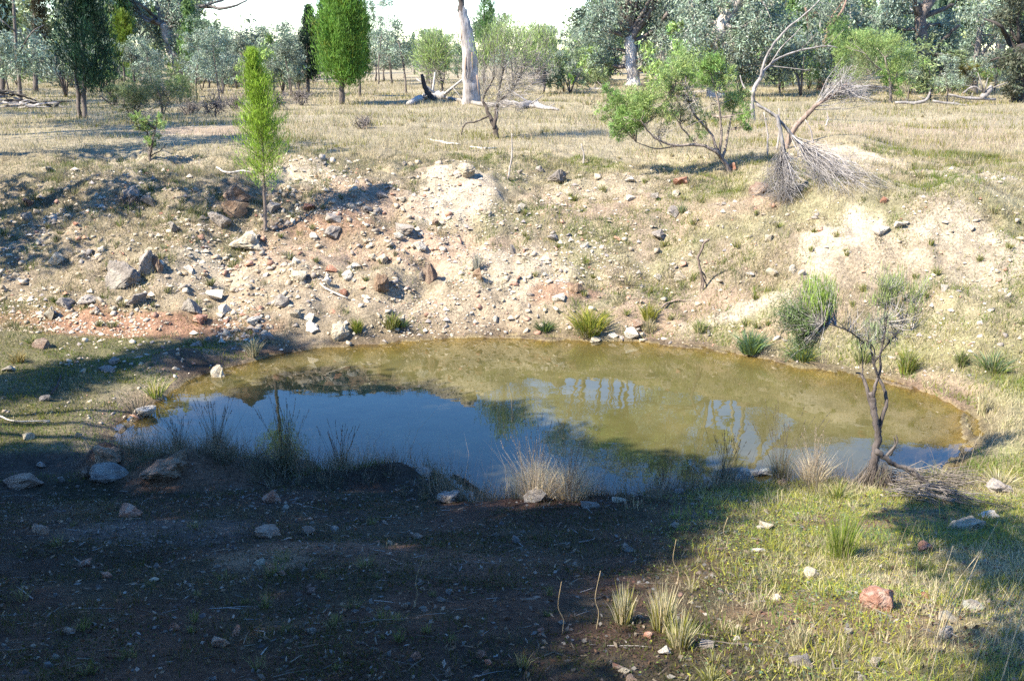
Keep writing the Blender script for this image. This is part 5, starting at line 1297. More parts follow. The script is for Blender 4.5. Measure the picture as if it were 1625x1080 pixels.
ROCKS = [  # x, y of its middle on the photograph, width, height in pixels, stone, label
    (378, 308, 38, 30, 'brown', 'large reddish-brown boulder with a sunlit side next to the cypress sapling'), (376, 328, 36, 22, 'clod', 'lump of crumbling clay directly beneath the reddish-brown boulder'), (350, 351, 36, 22, 'grey', 'sharp grey slab stone below the dead shrublet'),
    (390, 378, 46, 22, 'pale', 'wedge stone with bright pale top and dark side under the sapling'), (197, 431, 52, 40, 'grey', 'big flat grey-brown slab lying tilted on the rubble slope'), (236, 413, 26, 36, 'grey', 'split boulder half with tan top beside the big tilted slab'), (254, 418, 14, 30, 'brown', 'thin dark half of the split boulder'),
    (306, 483, 32, 22, 'grey', 'rounded grey rock among white stones on the lower slope'), (220, 475, 30, 14, 'grey', 'low grey slab stone below the big tilted slab'), (141, 475, 32, 13, 'grey', 'flat dark-ended stone with shadow on the red strip'), (106, 480, 26, 15, 'grey', 'pale-topped grey stone beside the flat dark-ended one'),
    (80, 498, 16, 20, 'pale', 'upright pale block on the lower western slope'), (91, 408, 24, 17, 'pale', 'tan rounded stone in grass on the western slope'), (41, 345, 18, 20, 'grey', 'weathered grey stone in dry grass high on the western slope'), (48, 322, 15, 14, 'red', 'pinkish stone in dry grass above the weathered grey one'),
    (353, 488, 18, 16, 'white', 'bright white block just past the rounded grey rock'), (402, 509, 22, 12, 'white', 'long white stone at the edge of the red soil'), (277, 361, 16, 18, 'grey', 'rough grey knob on the western slope'), (235, 318, 20, 17, 'grey', 'dark grey stone in the scrub above the slope'), (205, 305, 30, 24, 'grey', 'dark mound-like boulder half hidden in scrub'),
    (80, 268, 24, 10, 'pale', 'flat tan stone below the shaded grass'), (340, 468, 24, 15, 'white', 'white angular stone above the rounded grey rock'), (318, 506, 22, 14, 'red', 'pinkish stone on the red soil strip'), (300, 428, 18, 11, 'white', 'white chip stone below the split boulder'), (237, 398, 14, 8, 'pale', 'tan cap stone lying on the split boulder'),
    (434, 331, 22, 17, 'grey', 'grey rounded stone behind the sapling trunk'), (493, 329, 20, 12, 'red', 'orange-brown stone beside the washed gully'), (527, 345, 22, 13, 'grey', 'grey and white stone in the washed gully'), (530, 366, 26, 18, 'grey', 'dull grey stone with dry grass over it'), (500, 374, 12, 12, 'white', 'small white stone against the dull grassy one'),
    (645, 364, 34, 18, 'grey', 'dark grey blocky rock in the middle of the bank'), (666, 391, 20, 12, 'white', 'whitish stone below the dark blocky rock'), (632, 374, 16, 9, 'white', 'white chip at the foot of the dark blocky rock'), (683, 431, 20, 27, 'brown', 'smooth brown stone standing on end above the water'), (670, 440, 9, 12, 'grey', 'small dark stone against the upright brown one'),
    (692, 352, 10, 12, 'brown', 'small black-shadowed stone under the pale mound'), (470, 413, 13, 11, 'white', 'small square white stone on the pink soil'), (527, 425, 18, 12, 'red', 'salmon pink stone on the bare slope'), (550, 436, 16, 13, 'white', 'white block with a dark face on the bare slope'), (566, 423, 16, 9, 'white', 'flat white stone beyond the white block'), (554, 424, 10, 9, 'white', 'small creamy stone next to the flat white one'),
    (592, 408, 12, 10, 'pale', 'small cream stone near the gritty ridge'), (610, 410, 16, 13, 'pale', 'tan stone with a dark end on the gritty ridge'), (518, 447, 13, 15, 'white', 'white pointed stone on the bare slope'), (475, 439, 24, 18, 'pale', 'broad tan rock with a grey shaded end'), (546, 465, 13, 9, 'red', 'small pink stone on the lower bare slope'), (447, 478, 22, 18, 'grey', 'dark cracked rock above the red soil'),
    (497, 517, 22, 16, 'white', 'round white stone near the waterline'), (491, 504, 14, 11, 'white', 'white stone resting above the round white one'), (471, 501, 14, 12, 'pale', 'cream pointed stone near the waterline'), (539, 524, 26, 26, 'pale', 'blocky pale grey rock beside a green tussock at the waterline'), (426, 536, 20, 14, 'grey', 'blue-grey stone in the shaded notch of the shore'),
    (605, 446, 26, 24, 'clod', 'red earth clod with black shadow on the slope'), (737, 268, 26, 20, 'pale', 'tan boulder perched on top of the pale mound'), (728, 277, 14, 10, 'white', 'white stone propped under the perched tan boulder'), (759, 434, 15, 22, 'clod', 'crumbly clay stub beneath the grey grass tuft'), (786, 508, 10, 10, 'white', 'small white stone on the mud above the pond'),
    (605, 309, 16, 12, 'grey', 'grey stone at the head of the washed gully'), (581, 331, 18, 10, 'grey', 'pale grey stone along the washed gully'), (883, 280, 26, 22, 'grey', 'rounded grey-brown rock on the bank crest'), (857, 268, 12, 12, 'grey', 'small grey stone beside the crest rock'), (815, 395, 9, 18, 'grey', 'narrow grey stone standing upright'), (878, 375, 18, 10, 'grey', 'flat bluish grey stone in the middle of the bank'), (901, 373, 11, 8, 'grey', 'little grey stone next to the flat bluish one'),
    (927, 389, 14, 9, 'white', 'white stone with a dark end on the grassy bank'), (1045, 371, 20, 15, 'grey', 'dark grey cracked rock on the grassy bank'), (1068, 334, 18, 16, 'grey', 'light grey rock beside a dry tuft'), (1080, 440, 22, 14, 'pale', 'flat yellowish stone on the green lower bank'), (1043, 439, 12, 9, 'pale', 'small cream stone beyond the flat yellowish one'), (1002, 315, 14, 9, 'white', 'white stone on the upper bank'), (998, 285, 16, 9, 'white', 'white and grey stone high on the bank crest'),
    (823, 334, 14, 9, 'pale', 'tan stone to the east of the pale mound'), (828, 326, 10, 8, 'white', 'white pebble-like stone above the tan one'), (1081, 287, 22, 13, 'red', 'red and white stone near the many-stemmed shrub'), (1160, 263, 15, 12, 'red', 'orange-red stone at the foot of the many-stemmed shrub'), (1038, 310, 12, 10, 'grey', 'grey stone below the shaded hollow'), (1074, 306, 12, 11, 'pale', 'dull pink stone on the upper bank'),
    (1207, 301, 28, 22, 'brown', 'round brown boulder beside the hanging twigs'), (888, 470, 22, 10, 'white', 'long white flake on the red scar above the pond'), (915, 455, 20, 14, 'clod', 'crumbled clay in the red scar'), (1005, 526, 22, 17, 'white', 'white rock between the two yellow-green tussocks'), (1012, 515, 20, 12, 'brown', 'brown stone capping the white rock at the waterline'), (1020, 530, 9, 9, 'white', 'little white stone tucked beside the white rock'),
    (944, 538, 16, 9, 'pale', 'pale stone in the water under the big tussock'), (973, 531, 15, 7, 'white', 'low white stone at the waterline past the big tussock'), (1397, 368, 24, 17, 'white', 'creamy boulder on the pale spoil heap'), (1428, 356, 18, 8, 'white', 'flat white stone at the top of the spoil heap'), (1259, 427, 10, 15, 'white', 'upright white stone beside the green water-shrub'), (1223, 432, 18, 10, 'pale', 'flat pinkish stone on the eastern bank'), (1273, 432, 8, 8, 'white', 'small white stone next to the upright one'),
    (1499, 456, 10, 12, 'white', 'small white block under the second spoil heap'), (1188, 437, 12, 7, 'white', 'small white flat stone in the green grass'), (1403, 319, 12, 10, 'red', 'orange stone below the dark hollow'), (1220, 378, 14, 8, 'pale', 'tan flat stone on the eastern grass'), (1543, 362, 10, 9, 'white', 'small round white stone on the second spoil heap'),
    (178, 750, 62, 22, 'grey', 'large smooth grey boulder at the corner of the pond'), (140, 748, 22, 20, 'brown', 'brown stone leaning on the smooth grey boulder'), (38, 760, 58, 22, 'brown', 'long brown-topped stone in the dark gully'), (168, 722, 40, 28, 'clod', 'sunlit lump of tan earth on the lip of the pond'), (262, 742, 66, 34, 'clod', 'long tan clay bank lump beside the smooth boulder'), (231, 653, 32, 18, 'white', 'white slab lying half in the water'), (345, 588, 24, 21, 'pale', 'grey-white pointed rock standing at the shaded waterline'),
    (170, 585, 22, 10, 'grey', 'flat stone on the shaded mossy ground'), (179, 571, 16, 11, 'grey', 'blue-grey stone on the shaded mossy ground'), (131, 588, 13, 8, 'pale', 'small pale stone on the moss'), (73, 632, 18, 12, 'grey', 'grey stone amid pale chips on the moss'), (43, 691, 17, 12, 'pale', 'pale block beside the dark gully'), (124, 690, 10, 13, 'pale', 'pale upright stone where the gully meets the pond'),
    (65, 545, 24, 16, 'brown', 'brown and white stone in shadow on the red soil'), (311, 546, 20, 10, 'grey', 'grey stone on the shaded lip of the far shore'), (330, 538, 10, 8, 'grey', 'blue-grey pebble on the shaded lip'), (13, 585, 20, 10, 'pale', 'pale stone at the edge of the mossy ground'), (371, 713, 10, 14, 'pale', 'small pale stone standing on the near lip'), (98, 762, 12, 10, 'grey', 'blue-grey stone in the gully mouth'), (65, 738, 14, 9, 'grey', 'grey stone in the dark gully bed'),
    (671, 748, 24, 15, 'grey', 'reddish stone with a white cap on the dark earth lump'), (714, 787, 34, 22, 'grey', 'pair-topped grey rock beside the near water inlet'), (431, 787, 27, 20, 'red', 'dull red rock in shadow on the near bank'), (1164, 754, 54, 28, 'lichen', 'crusty lichen-covered pale green rock on the near waterline'), (1205, 748, 34, 9, 'lichen', 'flat pale stone touching the lichen-covered rock'), (1076, 777, 15, 11, 'grey', 'round grey-blue stone in near grass'), (852, 786, 34, 20, 'grey', 'brown-grey stone beneath the dry stalks'),
    (937, 800, 30, 12, 'grey', 'blue-grey flat stone at the end of the near inlet'), (984, 792, 22, 12, 'pale', 'pale stone with reddish side by the near inlet'), (1586, 772, 36, 18, 'grey', 'pale grey rock topped with dead grass at the eastern margin'), (1240, 766, 14, 12, 'brown', 'brown stone at the edge of shade near the lichen-covered rock'),
    (205, 810, 34, 20, 'red', 'dull reddish stone on the dark near bank'), (62, 840, 26, 19, 'brown', 'pointed brown stone in deep shade near the gully'), (168, 911, 17, 10, 'red', 'small reddish stone in deep shade'), (244, 918, 14, 7, 'pale', 'small bluish-white stone in deep shade'), (107, 1002, 22, 13, 'brown', 'rough brown stone in deep shade'), (349, 1018, 28, 15, 'brown', 'low brown stone near the bottom of the bank'), (277, 994, 18, 14, 'red', 'tan-red stone near the low brown one'), (372, 1003, 13, 20, 'red', 'tall reddish pebble stone beside the low brown one'), (136, 894, 20, 12, 'red', 'half-buried rusty stone in deep shade'),
    (426, 844, 36, 16, 'brown', 'long smooth brownish stone lying alone in the shade'), (412, 890, 18, 9, 'pale', 'flat tan stone in the faint light patch'), (427, 899, 18, 12, 'red', 'brick red stone in the faint light patch'), (448, 908, 12, 8, 'red', 'small rusty stone below the brick red one'), (662, 850, 14, 10, 'brown', 'brown stone in shaded grass'), (618, 860, 9, 9, 'pale', 'small tan wedge in shaded grass'), (700, 950, 14, 9, 'grey', 'smooth grey pebble stone in deep shade'), (713, 938, 11, 9, 'grey', 'round grey stone near the smooth one'), (642, 960, 9, 12, 'brown', 'upright brown stone in deep shade'),
    (765, 1039, 15, 14, 'red', 'dusky pink stone at the bottom of the shade'), (660, 1043, 14, 14, 'red', 'dull red stone at the bottom of the shade'), (710, 1064, 12, 18, 'brown', 'narrow brown stone at the bottom of the shade'), (597, 1032, 10, 10, 'brown', 'small brown stone at the bottom of the shade'), (774, 1052, 12, 8, 'red', 'purplish red stone at the bottom of the shade'), (489, 843, 20, 12, 'brown', 'brown stone beyond the long smooth brownish one'), (530, 837, 13, 8, 'grey', 'grey stone in shaded clover'),
    (998, 868, 20, 16, 'grey', 'grey stone just inside the edge of the shade'), (1030, 1008, 14, 10, 'red', 'orange stone below the tall straw tussock'), (1055, 1033, 20, 11, 'white', 'white angular stone on the sunny grass'), (992, 1065, 20, 9, 'pale', 'pale flat stone at the bottom of the sunny grass'), (1121, 1024, 24, 13, 'grey', 'grey flat stone in the sunny grass'), (978, 1060, 16, 10, 'red', 'red stone at the shade edge'), (1168, 1014, 11, 7, 'white', 'tiny white stone in the sunny grass'), (1204, 872, 20, 8, 'white', 'pale flake lying in the sunny clover'), (1171, 994, 11, 9, 'pale', 'round tan stone in the sunny grass'),
    (1158, 1066, 14, 11, 'red', 'bright orange-red stone at the bottom of the grass'), (1395, 950, 52, 38, 'mottled', 'biggest red and white mottled rock on the sunny grass'), (1285, 908, 24, 16, 'pale', 'grey-white angular rock below the green rush'), (1231, 949, 14, 11, 'white', 'small cube-like white stone in the sunny grass'), (1217, 834, 22, 14, 'pale', 'pale stone at the top of the sunny grass'), (1468, 866, 22, 14, 'red', 'purple-red stone in the small shade'), (1502, 979, 24, 13, 'pale', 'cream oblong stone past the mottled rock'), (1500, 1003, 26, 16, 'grey', 'grey stone with an orange end past the mottled rock'),
    (1538, 961, 30, 18, 'lichen', 'bluish lichened stone at the edge of the small shade'), (1389, 1051, 18, 18, 'pale', 'pinkish cube-like stone below the mottled rock'), (1267, 1045, 32, 20, 'grey', 'rough grey stone beside a dry tuft'), (1471, 945, 14, 10, 'red', 'small pink stone beyond the mottled rock'), (1537, 832, 50, 18, 'pale', 'flat tan slab at the margin of the small shade'), (1567, 816, 28, 12, 'white', 'cream stone beyond the flat tan slab'), (1345, 1005, 12, 10, 'grey', 'small grey chip in the sunny grass'), (1207, 838, 10, 8, 'white', 'little white chip beside the pale stone'),
    (1365, 1074, 14, 12, 'grey', 'grey stone at the very bottom of the grass'), (1515, 946, 10, 8, 'red', 'little pink stone near the cream oblong'), (1000, 1078, 16, 10, 'brown', 'brown stone at the very bottom of the grass')]
def place_rock(name, me, p, w, d, h, rz, tilt, label, group=None):
    o = bpy.data.objects.new(name, me); COL.objects.link(o)
    o.location = (p[0], p[1], p[2] - h * .32)
    o.scale = (w, d, h); o.rotation_euler = (tilt[0], tilt[1], rz)
    tag(o, label, 'rock' if name == 'rock' else 'stone', group)
    return o
RV = {}
rock_xy = []
for i, (x, y, w, h, kind, lab) in enumerate(ROCKS):
    p = hit(x, y + h * .42)
    s = math.sqrt(p[1] ** 2 + (CAM_Z - p[2]) ** 2) / FPX
    me = rock_mesh(100 + i if kind != 'mottled' else 903, 2 if max(w, h) > 24 else 1, kind)
    name = 'rock' if max(w, h) >= 20 else 'stone'
    if kind == 'clod': name = 'earth_clod'
    W_, H_ = w * s * 1.12, h * s * 1.3
    place_rock(name, me, p, W_, W_ * rng.uniform(.7, 1.0), max(H_, W_ * .35), rng.uniform(-.5, .5), rng.normal(size=2) * .12, lab)
    rock_xy.append((p[0], p[1], W_))
# small stones nobody would name one by one: a share label per slope
small = {k: [rock_mesh(300 + 10 * i + j, 1, k) for j in range(5)] for i, k in enumerate(['white', 'pale', 'grey', 'red'])}
SCAT = [((60, 330, 480, 420), 26, 'small angular stone strewn over the western rubble slope', 'small stones on the western slope', .4, (7, 14)), ((300, 380, 640, 530), 28, 'small pale stone strewn over the bare slope above the far shore', 'small stones on the bare slope', .75, (6, 13)),
        ((480, 255, 720, 350), 9, 'small stone along the washed gully and its ridge', 'small stones on the gully ridge', .6, (6, 12)), ((800, 260, 1250, 480), 14, 'small stone lying in the thin grass of the far bank', 'small stones on the grassy bank', .6, (5, 10)), ((420, 515, 1180, 545), 12, 'small pale stone along the far waterline', 'small stones on the far waterline', .8, (5, 10)),
        ((1280, 340, 1620, 600), 12, 'small pale stone on the eastern bank', 'small stones on the eastern bank', .85, (5, 10)), ((0, 480, 330, 560), 9, 'small pale stone on the red soil strip', 'small stones on the red soil', .7, (6, 11))]
for (x0, y0, x1, y1), n, lab, grp, pale, (a, b_) in SCAT:
    for _ in range(n):
        x, y = rng.uniform(x0, x1), rng.uniform(y0, y1)
        p = hit(x, y)
        if p[2] < .01: continue
        kind = ('white' if rng.random() < .55 else 'pale') if rng.random() < pale else ('grey' if rng.random() < .7 else 'red')
        s = math.sqrt(p[1] ** 2 + (CAM_Z - p[2]) ** 2) / FPX
        w = a + (b_ - a) * rng.random() ** 2.2
        place_rock('stone', small[kind][rng.integers(5)], p, w * s, w * s * rng.uniform(.6, 1), w * s * rng.uniform(.4, .75), rng.random() * 6.28, rng.normal(size=2) * .2, lab, grp)

def rubble():
    """The stones past counting that cover the dug slope."""
    vs = []
    for j in range(14):
        me = rock_mesh(700 + j, 0, 'pale'); co = np.empty(len(me.vertices) * 3); me.vertices.foreach_get('co', co)
        f = np.empty(len(me.polygons) * 3, int); me.polygons.foreach_get('vertices', f); vs.append((co.reshape(-1, 3), f.reshape(-1, 3))); bpy.data.meshes.remove(me)
    boxes = [((0, 300, 480, 440), 780), ((0, 400, 420, 530), 840), ((300, 370, 650, 535), 900), ((440, 250, 720, 370), 480), ((640, 340, 900, 520), 330), ((800, 250, 1300, 500), 420), ((1280, 330, 1640, 600), 300), ((420, 518, 1250, 550), 220), ((0, 540, 300, 700), 260), ((0, 780, 900, 1090), 260), ((1000, 800, 1625, 1090), 110)]
    m = MB()
    for (x0, y0, x1, y1), n in boxes:
        for _ in range(n):
            x, y = rng.uniform(x0, x1), rng.uniform(y0, y1)
            d_ = ray(x, y); P = None
            p = hit(x, y)
            if p[2] < .01 or rng.random() > .15 + 1.3 * sstep(.4, .64, fbm(p[:1], p[1:2], .8, 401, 3))[0]: continue
            s = math.sqrt(p[1] ** 2 + (CAM_Z - p[2]) ** 2) / FPX
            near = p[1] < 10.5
            w = s * (3.2 + 12 * rng.random() ** 3.4) * (1.1 if near else 1)
            V, F = vs[rng.integers(14)]
            a = rng.random() * 6.283; ca, sa = math.cos(a), math.sin(a)
            V = V * [w, w * rng.uniform(.55, 1), w * rng.uniform(.35, .8)]
            V = np.stack([V[:, 0] * ca - V[:, 1] * sa, V[:, 0] * sa + V[:, 1] * ca, V[:, 2] + V[:, 0] * rng.normal() * .25], 1) + p - [0, 0, w * .24]
            r = rng.random()
            base = pal(.44, .375, .28) if r < .42 else pal(.36, .29, .205) if r < .68 else pal(.26, .225, .19) if r < .88 else pal(.33, .19, .13)
            if near: base = base * .4  # near stones toned down to carry the bank's shade in their colour
            m.add(V, F, base * rng.uniform(.75, 1.2))
    mm, nt = mat_new('rubble_stone'); at_ = N(nt, 'ShaderNodeAttribute', attribute_name='Col'); geo = N(nt, 'ShaderNodeNewGeometry')
    n1 = noise_tex(nt, 30, 5, .7, geo.outputs['Position']); b = N(nt, 'ShaderNodeBsdfPrincipled', Roughness=.9)
    L(nt, scale_col(nt, at_.outputs['Color'], map_range(nt, n1.outputs[0], .3, .7, .7, 1.25)), b.inputs['Base Color'])
    bp = N(nt, 'ShaderNodeBump', Strength=.6, Distance=.03); L(nt, n1.outputs[0], bp.inputs['Height']); L(nt, bp.outputs[0], b.inputs['Normal'])
    ou = N(nt, 'ShaderNodeOutputMaterial'); L(nt, b.outputs[0], ou.inputs[0])
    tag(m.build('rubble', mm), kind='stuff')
rubble()

# ------------------------------------------------------------------ gravel and crumbs
def gravel():
    n = 30000
    v = rng.random(n)
    X = np.concatenate([rng.uniform(-9, 2.2, 17000), rng.uniform(-6, 9, 6000), rng.uniform(-4.5, 4.5, 5200), rng.uniform(2.5, 8, 1800)])
    Y = np.concatenate([14.1 + 5.2 * rng.random(17000) ** 1.2, rng.uniform(12.5, 19.5, 6000), rng.uniform(3.2, 9.2, 5200), rng.uniform(12.3, 17.5, 1800)])
    d = shore_sdf(X, Y); cl = fbm(X, Y, .8, 131, 3)
    k = (d > .03) & (rng.random(n) < .06 + .8 * sstep(.44, .66, cl) ** 1.5)
    X, Y = X[k], Y[k]; Z = land(X, Y); n = len(X)
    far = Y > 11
    s = np.where(far, rng.uniform(.006, .022, n) * (1 + 2.2 * (rng.random(n) ** 7)), rng.uniform(.004, .014, n) * (1 + 1.4 * rng.random(n) ** 5))
    O = np.array([[1, 0, 0], [0, 1, 0], [-1, 0, 0], [0, -1, 0], [0, 0, .8], [0, 0, -.5]], float)
    F = np.array([[0, 1, 4], [1, 2, 4], [2, 3, 4], [3, 0, 4]])
    a = rng.random(n) * 6.283
    J = O[None] * (1 + rng.uniform(-.45, .45, (n, 6, 3)))
    Rx = J[..., 0] * np.cos(a)[:, None] - J[..., 1] * np.sin(a)[:, None]; Ry = J[..., 0] * np.sin(a)[:, None] + J[..., 1] * np.cos(a)[:, None]
    V = np.stack([Rx, Ry, J[..., 2]], -1) * s[:, None, None] + np.stack([X, Y, Z + s * .15], 1)[:, None]
    t = rng.random(n)
    base = np.where((t < .45)[:, None], pal(.45, .385, .29), np.where((t < .75)[:, None], pal(.33, .26, .185), np.where((t < .92)[:, None], pal(.24, .21, .19), pal(.34, .18, .11))))
    base = np.where(far[:, None], base, base * pal(.30, .265, .25)) * rng.uniform(.7, 1.25, (n, 1))  # near gravel darkened, with shade painted into it
    m = MB(); m.add(V.reshape(-1, 3), (np.arange(n)[:, None, None] * 6 + F[None]).reshape(-1, 3), np.repeat(base, 6, 0))
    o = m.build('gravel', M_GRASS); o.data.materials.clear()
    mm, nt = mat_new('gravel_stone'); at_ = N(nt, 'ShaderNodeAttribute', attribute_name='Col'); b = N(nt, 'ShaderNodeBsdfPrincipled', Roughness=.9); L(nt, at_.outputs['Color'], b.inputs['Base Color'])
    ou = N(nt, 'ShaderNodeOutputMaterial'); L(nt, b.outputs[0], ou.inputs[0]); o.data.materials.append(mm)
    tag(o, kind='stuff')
gravel()

# ------------------------------------------------------------------ grass tussocks: each a thing
def tussock(name, label, px, py, w, h, n, cols, wid=.005, lean=.5, curl=.15, group=None, cat='grass tuft', seeds=0, bare_base=None, stalk=None):
    b = hit(px, py)
    while shore_sdf(b[:1], b[1:2])[0] < .05:                         # rooted on the bank, not in the water
        b[1] += -.06 if b[1] < 11 else .06
    b[2] = gz(b[0], b[1])
    Y = b[1]
    s = math.sqrt(Y ** 2 + (CAM_Z - b[2]) ** 2) / FPX
    W_, H_ = w * s, h * s
    a = rng.random(n) * 6.283; r = np.sqrt(rng.random(n))
    base = np.stack([np.cos(a) * r * W_ * .22, np.sin(a) * r * W_ * .22, np.full(n, -.01)], 1)
    l = H_ * rng.uniform(.45, 1.05, n) * (1 - .25 * r)
    out = lean * r * rng.uniform(.4, 1.3, n) * (W_ / max(H_, 1e-3)) * .9
    tip = base + np.stack([np.cos(a) * out * l, np.sin(a) * out * l, l * np.sqrt(np.clip(1 - (out * .5) ** 2, .15, 1))], 1) + rng.normal(size=(n, 3)) * l[:, None] * .07
    bend = np.stack([-np.cos(a) * l * curl, -np.sin(a) * l * curl, l * curl * .6], 1) * rng.uniform(.3, 1.3, (n, 1))
    cols = np.asarray(cols, float)
    col = cols[rng.integers(len(cols), size=n)] * rng.uniform(.7, 1.3, (n, 1))
    m = MB(); m.blades(base, tip, wid * rng.uniform(.7, 1.3, n), col, bend)
    for _ in range(seeds):
        aa = rng.random() * 6.283; hh = H_ * rng.uniform(.9, 1.45); o_ = rng.normal(size=2) * .22 * hh
        e = np.array([o_[0], o_[1], hh]); s0 = np.array([rng.normal() * W_ * .1, rng.normal() * W_ * .1, 0])
        m.tube([s0, s0 * .5 + e * .5 + [0, 0, .05 * hh], e], [.0018, .0014, .0009], 3, stalk if stalk is not None else cols[0], cap=False)
        k = 10
        m.leaves(e - (e - s0) * rng.uniform(0, .14, (k, 1)), rng.normal(size=(k, 3)) * .5 + [0, 0, 1], .02, .006, np.broadcast_to(stalk if stalk is not None else cols[0], (k, 3)))
    o = m.build(name, M_GRASS, None, loc=None)
    o.location = b
    return tag(o, label, cat, group)
YG, BLG, DRY, DRYG, GRN = pal(.24, .235, .035), pal(.10, .16, .085), pal(.46, .39, .24), pal(.30, .28, .14), pal(.13, .18, .035)
tussock('grass_tussock', 'big yellow-green tussock at the far waterline with straw at its base', 935, 533, 72, 56, 420, [YG, YG * 1.1, GRN], .012, .8)
tussock('grass_tussock', 'dry straw skirt below the big yellow-green tussock', 930, 541, 60, 30, 200, [DRY * .8, DRYG], .010, .6)
tussock('grass_tussock', 'narrower yellow-green tussock next along the far waterline', 1030, 512, 42, 38, 240, [YG, DRYG, YG * 1.1], .010, .7)
tussock('grass_tussock', 'straw-coloured lower half of the narrower yellow-green tussock', 1030, 528, 40, 30, 150, [DRY * .85, DRYG], .010, .6)
tussock('grass_tussock', 'dark green low tussock at the far waterline before the big one', 864, 524, 40, 24, 220, [GRN * .7, BLG * .7], .010, .9)
tussock('rush_clump', 'blue-green rush clump spraying up at the eastern waterline', 1190, 560, 56, 48, 420, [BLG, BLG * 1.2, GRN], .010, .9)
tussock('rush_clump', 'smaller green tuft between the blue-green rush and the tussocks', 1110, 530, 30, 26, 150, [GRN, DRYG], .009, .8)
tussock('rush_clump', 'green rush clump under the dark foliage at the waterline', 1272, 572, 60, 36, 300, [GRN, BLG, YG * .8], .010, .9)
tussock('rush_clump', 'yellowish rush clump on the shore behind the dark-stemmed shrub', 1440, 592, 52, 50, 340, [YG * .8, DRYG, GRN], .010, .6)
tussock('rush_clump', 'grassy tuft on the shore just before the yellowish rush', 1368, 578, 40, 40, 220, [DRYG, GRN], .009, .7)
tussock('rush_clump', 'olive rush clump spreading in the eastern grass', 1575, 588, 70, 40, 320, [GRN * .9, DRYG, BLG], .010, .9)
tussock('rush_clump', 'brownish short rush clump before the olive spreading one', 1524, 582, 36, 34, 220, [DRYG * .8, GRN * .8], .010, .6)
tussock('rush_clump', 'stiff straw stalks standing at the eastern end of the pond', 1558, 658, 36, 50, 90, [DRY, DRYG], .008, .4)
tussock('rush_clump', 'bright green rush clump on the sunny near grass', 1335, 886, 72, 100, 300, [pal(.16, .22, .025), pal(.20, .24, .045), pal(.12, .17, .02), DRYG], .0042, .6, .06)
tussock('grass_tussock', 'dry straw litter at the foot of the bright green rush', 1348, 894, 70, 26, 130, [DRY * .8, DRYG], .005, 1.2)
tussock('grass_tussock', 'straw tussock standing at the edge of the shade', 990, 990, 52, 78, 190, [DRY, DRY * 1.1, DRYG, YG * .8], .005, .5, .06)
tussock('grass_tussock', 'taller straw tussock full in the sun', 1052, 1000, 64, 92, 260, [DRY, DRY * 1.15, DRYG, YG * .8], .005, .5, .06)
tussock('grass_tussock', 'green-straw tussock in front of the taller straw one', 1078, 1030, 62, 74, 220, [DRYG, DRY, YG * .9], .005, .6, .06)
tussock('grass_tussock', 'thin dry tuft in the corner of the sunny grass', 1270, 1030, 50, 62, 90, [DRY, DRYG], .004, .6)
tussock('grass_tussock', 'yellow-green tuft at the bottom of the sunny grass', 1128, 1085, 44, 40, 120, [YG * .8, DRYG], .005, .8)
tussock('grass_tussock', 'sunlit yellow tuft on the shaded western shore', 247, 630, 46, 42, 80, [YG * 1.3, DRY, GRN], .011, .9)
tussock('grass_tussock', 'straw tuft on the shaded notch of the far shore', 402, 565, 36, 34, 150, [DRY, DRYG], .010, .8)
tussock('grass_tussock', 'green tuft beside the blocky pale rock', 567, 530, 30, 30, 170, [GRN, YG * .8], .010, .6)
tussock('grass_tussock', 'green tuft along the far shore with straw tips', 622, 524, 40, 34, 200, [GRN, DRYG, YG * .7], .010, .7)
tussock('grass_tussock', 'blue-green low tuft close to the straw-tipped one', 640, 520, 30, 18, 120, [BLG * .8, GRN * .7], .010, 1.0)
tussock('grass_tussock', 'little grey tuft growing on the clay stub', 757, 428, 26, 40, 130, [pal(.34, .33, .28), pal(.28, .28, .22)], .007, .6)
tussock('grass_tussock', 'rusty tuft at the western margin of the red soil', 30, 575, 36, 26, 140, [pal(.24, .17, .05), DRYG], .010, .9)
tussock('grass_tussock', 'green tuft by the brown and white stone', 52, 545, 26, 18, 100, [GRN, DRYG], .010, 1.0)
tussock('grass_tussock', 'dry brown tuft on the grassy bank above the tussocks', 995, 452, 50, 26, 160, [pal(.30, .25, .18), DRYG], .009, .9)
tussock('grass_tussock', 'grey-green tuft next to the light grey rock', 1082, 338, 20, 20, 80, [BLG, DRYG], .010, .8)
tussock('grass_tussock', 'pale dead grass growing over the rock at the eastern margin', 1586, 772, 60, 40, 170, [DRY * .9, DRYG], .007, 1.0)
tussock('grass_tussock', 'grass tuft at the eastern end of the near shore', 1470, 760, 50, 40, 120, [GRN, DRYG, YG * .7], .006, .7)
tussock('grass_tussock', 'sunny yellow grass tuft below the dark-stemmed shrub', 1330, 790, 60, 34, 170, [YG * .8, DRYG, GRN], .006, .9)
